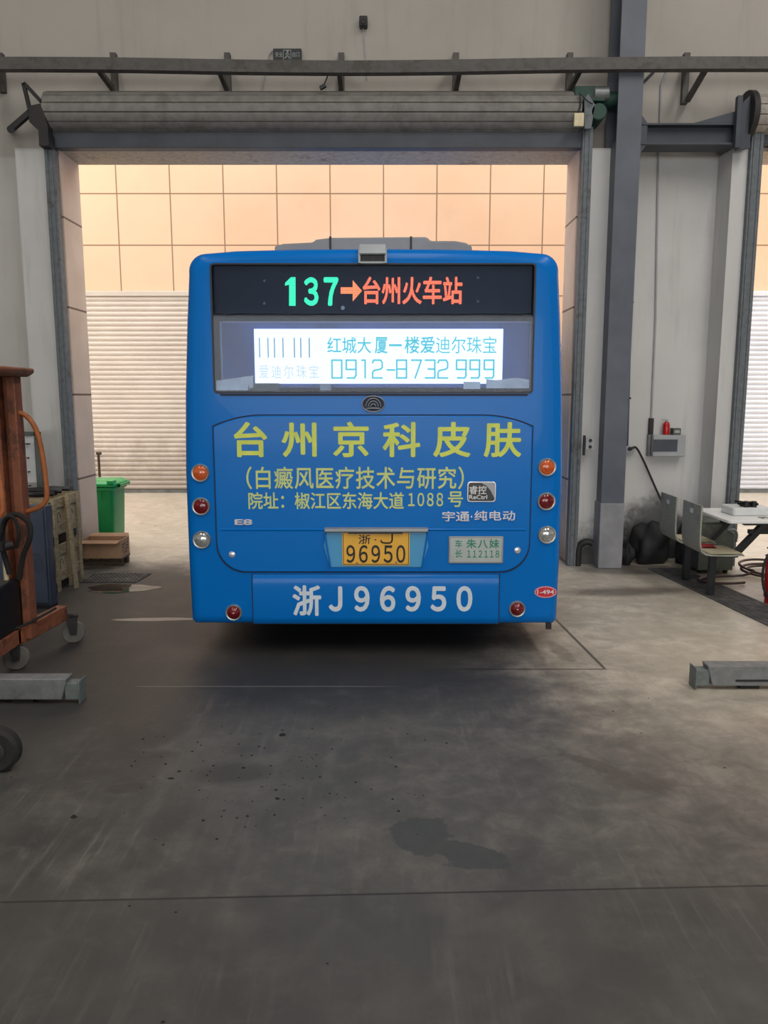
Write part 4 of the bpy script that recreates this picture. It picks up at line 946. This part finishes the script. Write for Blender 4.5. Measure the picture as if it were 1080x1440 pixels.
eb = thing('spray_bottle', 'small red bottle standing on top of the wall box', 'bottle', (c.x, WR-.06, zt))
MB().lathe([(.033, 0), (.036, .01), (.036, .11), (.028, .13), (.014, .14)], (c.x, WR-.06, zt), 'Z', 20).build('bottle_body', M['red'], eb)
MB().lathe([(.014, .14), (.016, .145), (.012, .165)], (c.x, WR-.06, zt), 'Z', 14).box(c.x-.05, c.x, WR-.066, WR-.054, zt+.155, zt+.165).build('nozzle', M['boxgrey'], eb)
c = at(950, 605, WR-.07); sb2 = thing('small_carton', 'small grey carton on the wall box beside the red bottle', 'carton', (c.x, WR-.07, zt))
MB().box(c.x-.04, c.x+.045, WR-.11, WR-.02, zt, zt+.07).build('carton_body', M['greenbox'], sb2, bevel=.003); MB().box(c.x-.025, c.x+.03, WR-.112, WR-.11, zt+.02, zt+.05).build('carton_label', M['boxgrey'], sb2)
a, b = at(820, 615, 8.08), at(832, 632, 8.08)
lsb = thing('limit_switch', 'small grey switch box on the right shutter guide', 'switch', ((a.x+b.x)/2, 8.08, b.z))
MB().box(a.x+.02, b.x+.02, 8.04, 8.098, b.z, a.z).build('case', M['boxgrey'], lsb, bevel=.005)
for zz in (a.z-.03, b.z+.03): MB().lathe([(.018, 0), (.016, -.012)], ((a.x+b.x)/2+.02, 8.04, zz), 'Y', 14).build('button', M['black'], lsb)
MB().box(a.x+.0, a.x+.02, 8.05, 8.08, b.z-.06, a.z+.02).build('lever', M['black_iron'], lsb)
# rusted elbow of pipe at the foot of the column
tag(base(MB().tube(spline([(2.09, 8.12, .0), (2.09, 8.12, .16), (2.11, 8.12, .23), (2.17, 8.11, .265), (2.235, 8.10, .25)]), .036, 12).build('waste_elbow', M['black_iron']), 2.09, 8.12, 0), 'black bent pipe at the foot of the steel column', 'pipe')
# heap of black sacks against the wall
def sack(cx, cy, rx, ry, rz, seed, label):
    r_ = random.Random(seed); bm_ = bmesh.new(); bmesh.ops.create_icosphere(bm_, subdivisions=4, radius=1)
    ph = [(Vector((r_.uniform(-1, 1), r_.uniform(-1, 1), r_.uniform(-1, 1))).normalized(), r_.uniform(3, 9), r_.uniform(0, 6)) for _ in range(9)]
    for v in bm_.verts:
        d = v.co.normalized(); q = sum(math.sin(p.dot(d)*f_ + o_) for p, f_, o_ in ph)/9
        v.co = d*(1 + q*.5); v.co.z = max(v.co.z, -.75)
        if d.z > .7: v.co.x *= .7; v.co.z *= 1.1
    m = MB(); bm_.verts.index_update(); m.v = [Vector((cx + v.co.x*rx, cy + v.co.y*ry, (v.co.z+.75)*rz)) for v in bm_.verts]; m.f = [tuple(v.index for v in f_.verts) for f_ in bm_.faces]; bm_.free()
    return tag(base(m.build('black_sack', M['bag'], angle=60), cx, cy, 0), label, 'sack', 'black sacks along the right wall')
sack(2.93, 8.27, .20, .14, .26, 1, 'tallest black sack slumped against the wall right of the column')
sack(3.27, 8.2, .10, .11, .26, 2, 'narrow upright black sack behind the two canteen seats')
sack(2.63, 8.20, .085, .10, .13, 3, 'smallest black sack, nearest the steel column')
# grey-green tool chest behind the table
tc = thing('tool_chest', 'grey green metal chest behind the canteen table', 'chest', (3.40, 7.85, 0))
MB().prism([(3.22, .04), (3.58, .04), (3.58, .42), (3.52, .46), (3.50, .53), (3.22, .53)], 7.72, 8.04).build('chest_body', M['greenbox'], tc, bevel=.008)
MB().box(3.21, 3.54, 7.71, 8.05, .53, .55).build('lid', M['greenbox'], tc, bevel=.006)
MB().tube(spline([(3.50, 7.72, .46), (3.56, 7.70, .465), (3.59, 7.70, .42), (3.59, 7.71, .34)]), .012).build('handle', M['grey_metal'], tc)
for x in (3.27, 3.53): MB().lathe([(.02, -.015), (.03, -.015), (.03, .015), (.02, .015)], (x, 7.78, .03), 'X', 16).build('foot', M['rubber'], tc)
# canteen table with fixed seats
ct = thing('canteen_table', 'white canteen table with attached grey ply seats on black frame', 'table', (3.35, 7.08, 0))
MB().prism(rrect(3.03, 4.05, 6.66, 7.46, .04), .70, .725, 'Z').build('tabletop', M['table'], ct, bevel=.004)
def seat(xb, yc, s):
    """bent-ply shell: upright back curving into the seat, which points in direction s along X"""
    prof = []
    pts = [(0, .86), (.0, .60), (.01, .49), (.035, .445), (.09, .425), (.25, .42), (.37, .425), (.395, .418)]
    sp = spline([(x, 0, z) for x, z in pts], 5); th = .014; up = [(p.x, p.z) for p in sp]
    lo = []
    for i, p in enumerate(sp):
        a_ = sp[max(0, i-1)]; b2 = sp[min(len(sp)-1, i+1)]; tn = (b2-a_).normalized(); lo.append((p.x - (-tn.z)*(-1)*th if False else p.x + tn.z*th, p.z - tn.x*th))
    poly = up + lo[::-1]
    return MB().add([], []).prism([(xb + s*x, z) for x, z in poly], yc-.205, yc+.205, 'Y')
for xb, s in ((2.79, 1), (4.29, -1)):
    for yc in (6.86, 7.44):
        so = seat(xb, yc, s).build('seat', M['seat'], ct, angle=50)
        MB().box(min(xb+s*.09, xb+s*.385), max(xb+s*.09, xb+s*.385), yc-.195, yc+.195, .4275, .4325).build('seat_pad', M['seat_top'], so, bevel=.002)
        if s == 1: MB().box(xb-.019, xb-.0145, yc-.03, yc+.03, .77, .81).build('sticker', M['whiteplastic'], so)
        MB().box(xb+s*.20-.03, xb+s*.20+.03, yc-.025, yc+.025, .0125, .415).build('leg', M['frame'], ct, bevel=.004)
        MB().bar((xb + s*.20, yc, .385), (xb + s*.42, yc, .385), .05, .05).bar((xb + s*.40, yc, .385), (xb + s*.66, yc, .68), .05, .06, (0, 1, 0)).build('brace', M['frame'], ct)
for yc in (6.86, 7.44):
    MB().box(3.25, 3.83, yc-.025, yc+.025, .655, .70).box(3.30, 3.78, yc-.022, yc+.022, .575, .615).build('bearer', M['frame'], ct, bevel=.003)
MB().box(3.50, 3.56, 6.86, 7.44, .65, .69).build('spine', M['frame'], ct)
# things on the table and the seat
sv = thing('camping_stove', 'white gas stove with black pan supports on the canteen table', 'stove', (3.36, 7.08, .725))
MB().prism(rrect(3.19, 3.56, 6.94, 7.22, .03), .725, .80, 'Z').build('stove_case', M['whiteplastic'], sv, bevel=.012)
MB().lathe([(.06, 0), (.06, .015), (.05, .02)], (3.36, 7.06, .80), 'Z', 20).build('burner', M['black'], sv)
ps = MB()
for k in range(4): t_ = math.pi/2*k + .5; ps.bar((3.36 + .03*math.cos(t_), 7.06 + .03*math.sin(t_), .832), (3.36 + .12*math.cos(t_), 7.06 + .12*math.sin(t_), .832), .012, .02)
ps.build('pan_support', M['black'], sv)
for x in (3.33, 3.40): MB().lathe([(.026, 0), (.026, .05), (.018, .056)], (x, 7.0, .80), 'Z', 16).build('knob', M['black'], sv)
kt = thing('key_bunch', 'small bunch of dark keys beside the stove on the table', 'keys', (3.42, 6.82, .725))
for k in range(4): t_ = 1.3*k; MB().bar((3.42, 6.82, .731), (3.42 + .06*math.cos(t_), 6.82 + .05*math.sin(t_), .729), .014, .006).build('key', M['grey_metal'], kt)
MB().tube([(3.42 + .015*math.cos(q*.6), 6.82 + .015*math.sin(q*.6), .731) for q in range(10)], .002, 6, True).build('ring', M['chrome'], kt)
r_ = random.Random(4)
rg = MB(); nv = 9; vs = [(2.90 + .018*i, 6.90 + .02*k, .434 + .022*math.exp(-((i-4)**2+(k-4)**2)/9) + r_.uniform(0, .012)) for i in range(nv) for k in range(nv)]
vs2 = [(x, y, .4335) for x, y, z in vs]
rg.add(vs + vs2, [(i*nv+k, i*nv+k+1, (i+1)*nv+k+1, (i+1)*nv+k) for i in range(nv-1) for k in range(nv-1)] + [(nv*nv+i*nv+k, nv*nv+(i+1)*nv+k, nv*nv+(i+1)*nv+k+1, nv*nv+i*nv+k+1) for i in range(nv-1) for k in range(nv-1)])
tag(base(rg.build('red_rag', M['redrag']), 2.97, 6.98, .4335), 'crumpled dark red rag lying on the nearer canteen seat', 'rag')
# fire extinguisher
fx = thing('fire_extinguisher', 'red fire extinguisher on the floor in front of the table', 'extinguisher', (3.455, 6.60, 0))
WM[fx.name] = Matrix.Translation((3.52, 6.62, 0))
MB().lathe([(.088, 0), (.088, .045), (.098, .06), (.098, .36), (.09, .395), (.06, .425), (.03, .44)], (3.52, 6.62, 0), 'Z', 32).build('cylinder', M['red'], fx)
MB().lathe([(.03, .44), (.03, .48), (.02, .49)], (3.52, 6.62, 0), 'Z', 16).bar((3.52, 6.62, .47), (3.40, 6.60, .43), .025, .012).bar((3.52, 6.62, .49), (3.41, 6.60, .50), .025, .012).build('valve', M['black_iron'], fx)
MB().tube(spline([(3.52, 6.60, .46), (3.44, 6.58, .47), (3.385, 6.57, .40), (3.365, 6.565, .28), (3.38, 6.565, .16), (3.415, 6.57, .09), (3.43, 6.58, .07)]), .011).build('hose', M['rubber'], fx)
# hose coil on the floor
pts = []
for k in range(70):
    t_ = k/69*2*math.pi*2.6; rr_ = .30 + .06*math.sin(k*.31); pts.append((4.0 + rr_*math.cos(t_) + .04*math.sin(k*.13), 7.74 + rr_*.75*math.sin(t_), .016 + .05*(1 + math.sin(k*.23))*(k/69)))
pts += [(3.62, 7.58, .02), (3.4, 7.5, .03), (3.2, 7.46, .03), (3.08, 7.36, .03), (3.12, 7.24, .03), (3.3, 7.2, .03), (3.5, 7.28, .02)]
tag(base(MB().tube(spline(pts, 2), .013, 8).build('hose_coil', M['hose']), 4.0, 7.74, 0), 'brown air hose coiled on the floor behind the table', 'hose')

# ================================================================== UPPER WALL FITTINGS
a, b = at(384, 68, 8.44), at(424, 86.5, 8.44)
ex = thing('exit_sign', 'black exit sign with running figure above the rail', 'sign', ((a.x+b.x)/2, 8.47, b.z))
MB().box(a.x, b.x, 8.44, 8.5, b.z, a.z).build('sign_case', M['sign'], ex, bevel=.004)
EY = 8.4395
LT('sign_lettering', '安全', (387, 73, 397.5, 80), EY, M['sign_ink'], ex, .01); LT('sign_lettering', '出口', (411, 73, 421, 80), EY, M['sign_ink'], ex, .01)
fg = MB()
def sp_(x, y): return at(x, y, EY)
for p, q, w_ in (((404, 74.5), (403.5, 78), .014), ((404, 75), (401, 76.5), .008), ((404, 75), (407, 77), .008), ((403.5, 78), (406.5, 80), .009), ((406.5, 80), (406.5, 82.5), .009), ((403.5, 78), (402, 80.5), .009), ((402, 80.5), (399.8, 81.5), .009),
                 ((398.3, 70.5), (398.3, 83.5), .006), ((409, 70.5), (409, 83.5), .006), ((398.3, 70.5), (409, 70.5), .006)): fg.bar(sp_(*p), sp_(*q), .002, w_, (1, 0, 0.01) if abs(p[0]-q[0]) < .1 else (0, 0, 1))
fg.lathe([(.012, 0), (.012, -.001)], sp_(404.3, 72.5), 'Y', 12)
fg.build('running_figure', M['sign_ink'], ex, smooth=False)
MB().tube([at(385, 70, 8.47), at(379, 76, 8.49), at(376, 90, 8.49), at(368, 128, 8.49)], .006, 6).build('cable', M['boxgrey'], ex)
c = at(511, 31, 8.45)
al = thing('wall_sounder', 'small black sounder high on the wall above the rail', 'alarm', tuple(c))
MB().prism(rrect(c.x-.042, c.x+.042, c.z-.05, c.z+.05, .015), 8.42, 8.5).build('case', M['black'], al, bevel=.008)
MB().lathe([(.03, 0), (.022, -.008)], (c.x, 8.42, c.z-.01), 'Y', 16).build('grille', M['black_iron'], al)
MB().tube([(c.x, 8.47, c.z-.05), (c.x+.01, 8.49, c.z-.2), (c.x+.03, 8.49, at(515, 112, 8.49).z)], .005, 6).build('cable', M['boxgrey'], al)
hw = thing('hanging_plug', 'black plug dangling on a short wire below the rail', 'plug', tuple(at(457, 105, 8.0)))
MB().tube(spline([at(458, 100, 7.98), at(460, 108, 7.98), at(456, 118, 7.98), at(454, 122, 7.98)]), .006, 8).build('wire', M['black'], hw)
MB().bar(at(458, 120, 7.98), at(450, 124.5, 7.98), .035, .035).build('plug_body', M['black'], hw, bevel=.005)

# loose dirt trodden off tyres on the floor (far too many crumbs to count)
db = MB(); r_ = random.Random(11)
def crumb(x, y, s):
    n = r_.randint(5, 7); h = s*r_.uniform(.2, .45); a0 = r_.uniform(0, 6); el = r_.uniform(.4, 1)
    lo = []; hi = []
    for k in range(n):
        t_ = a0 + 2*math.pi*k/n; q = s*r_.uniform(.7, 1.15)
        lo.append((x + q*math.cos(t_), y + q*el*math.sin(t_), 0)); hi.append((x + q*.6*math.cos(t_), y + q*.6*el*math.sin(t_), h))
    db.add(lo + hi, [tuple(range(n))[::-1], tuple(range(n, 2*n))] + [(i, (i+1) % n, (i+1) % n + n, i+n) for i in range(n)])
for px, py, s in ((104, 1149, .022), (240, 1095, .024), (252, 1085, .014), (397, 1034, .026), (388, 1111, .016), (390, 1123, .018), (342, 1080, .016), (364, 1050, .014), (372, 1052, .010), (286, 1154, .012), (315, 1140, .009), (300, 1077, .01), (450, 1093, .013),
                  (424, 1070, .009), (473, 1117, .009), (230, 1036, .008), (220, 1037, .007), (312, 1022, .008), (202, 1058, .008), (305, 1180, .01), (182, 1274, .009), (247, 1283, .008), (460, 1355, .008), (522, 1110, .009), (628, 1045, .011), (573, 1032, .009),
                  (1019, 1080, .012), (912, 982, .008), (862, 1000, .010), (902, 1031, .008), (386, 1146, .009), (333, 1150, .009), (345, 1163, .008), (229, 1437, .010), (230, 1188, .008), (426, 1094, .008)):
    p = fl(px, py); crumb(p.x, p.y, s*.75)
for _ in range(110):
    p = fl(r_.gauss(370, 110), r_.gauss(1080, 45))
    crumb(p.x, p.y, r_.choice((.003, .004, .005, .006, .008)))
tag(db.build('dirt_crumbs', M['debris'], smooth=False), 'dark dirt crumbs scattered on the concrete floor behind the bus', 'dirt', kind='stuff')
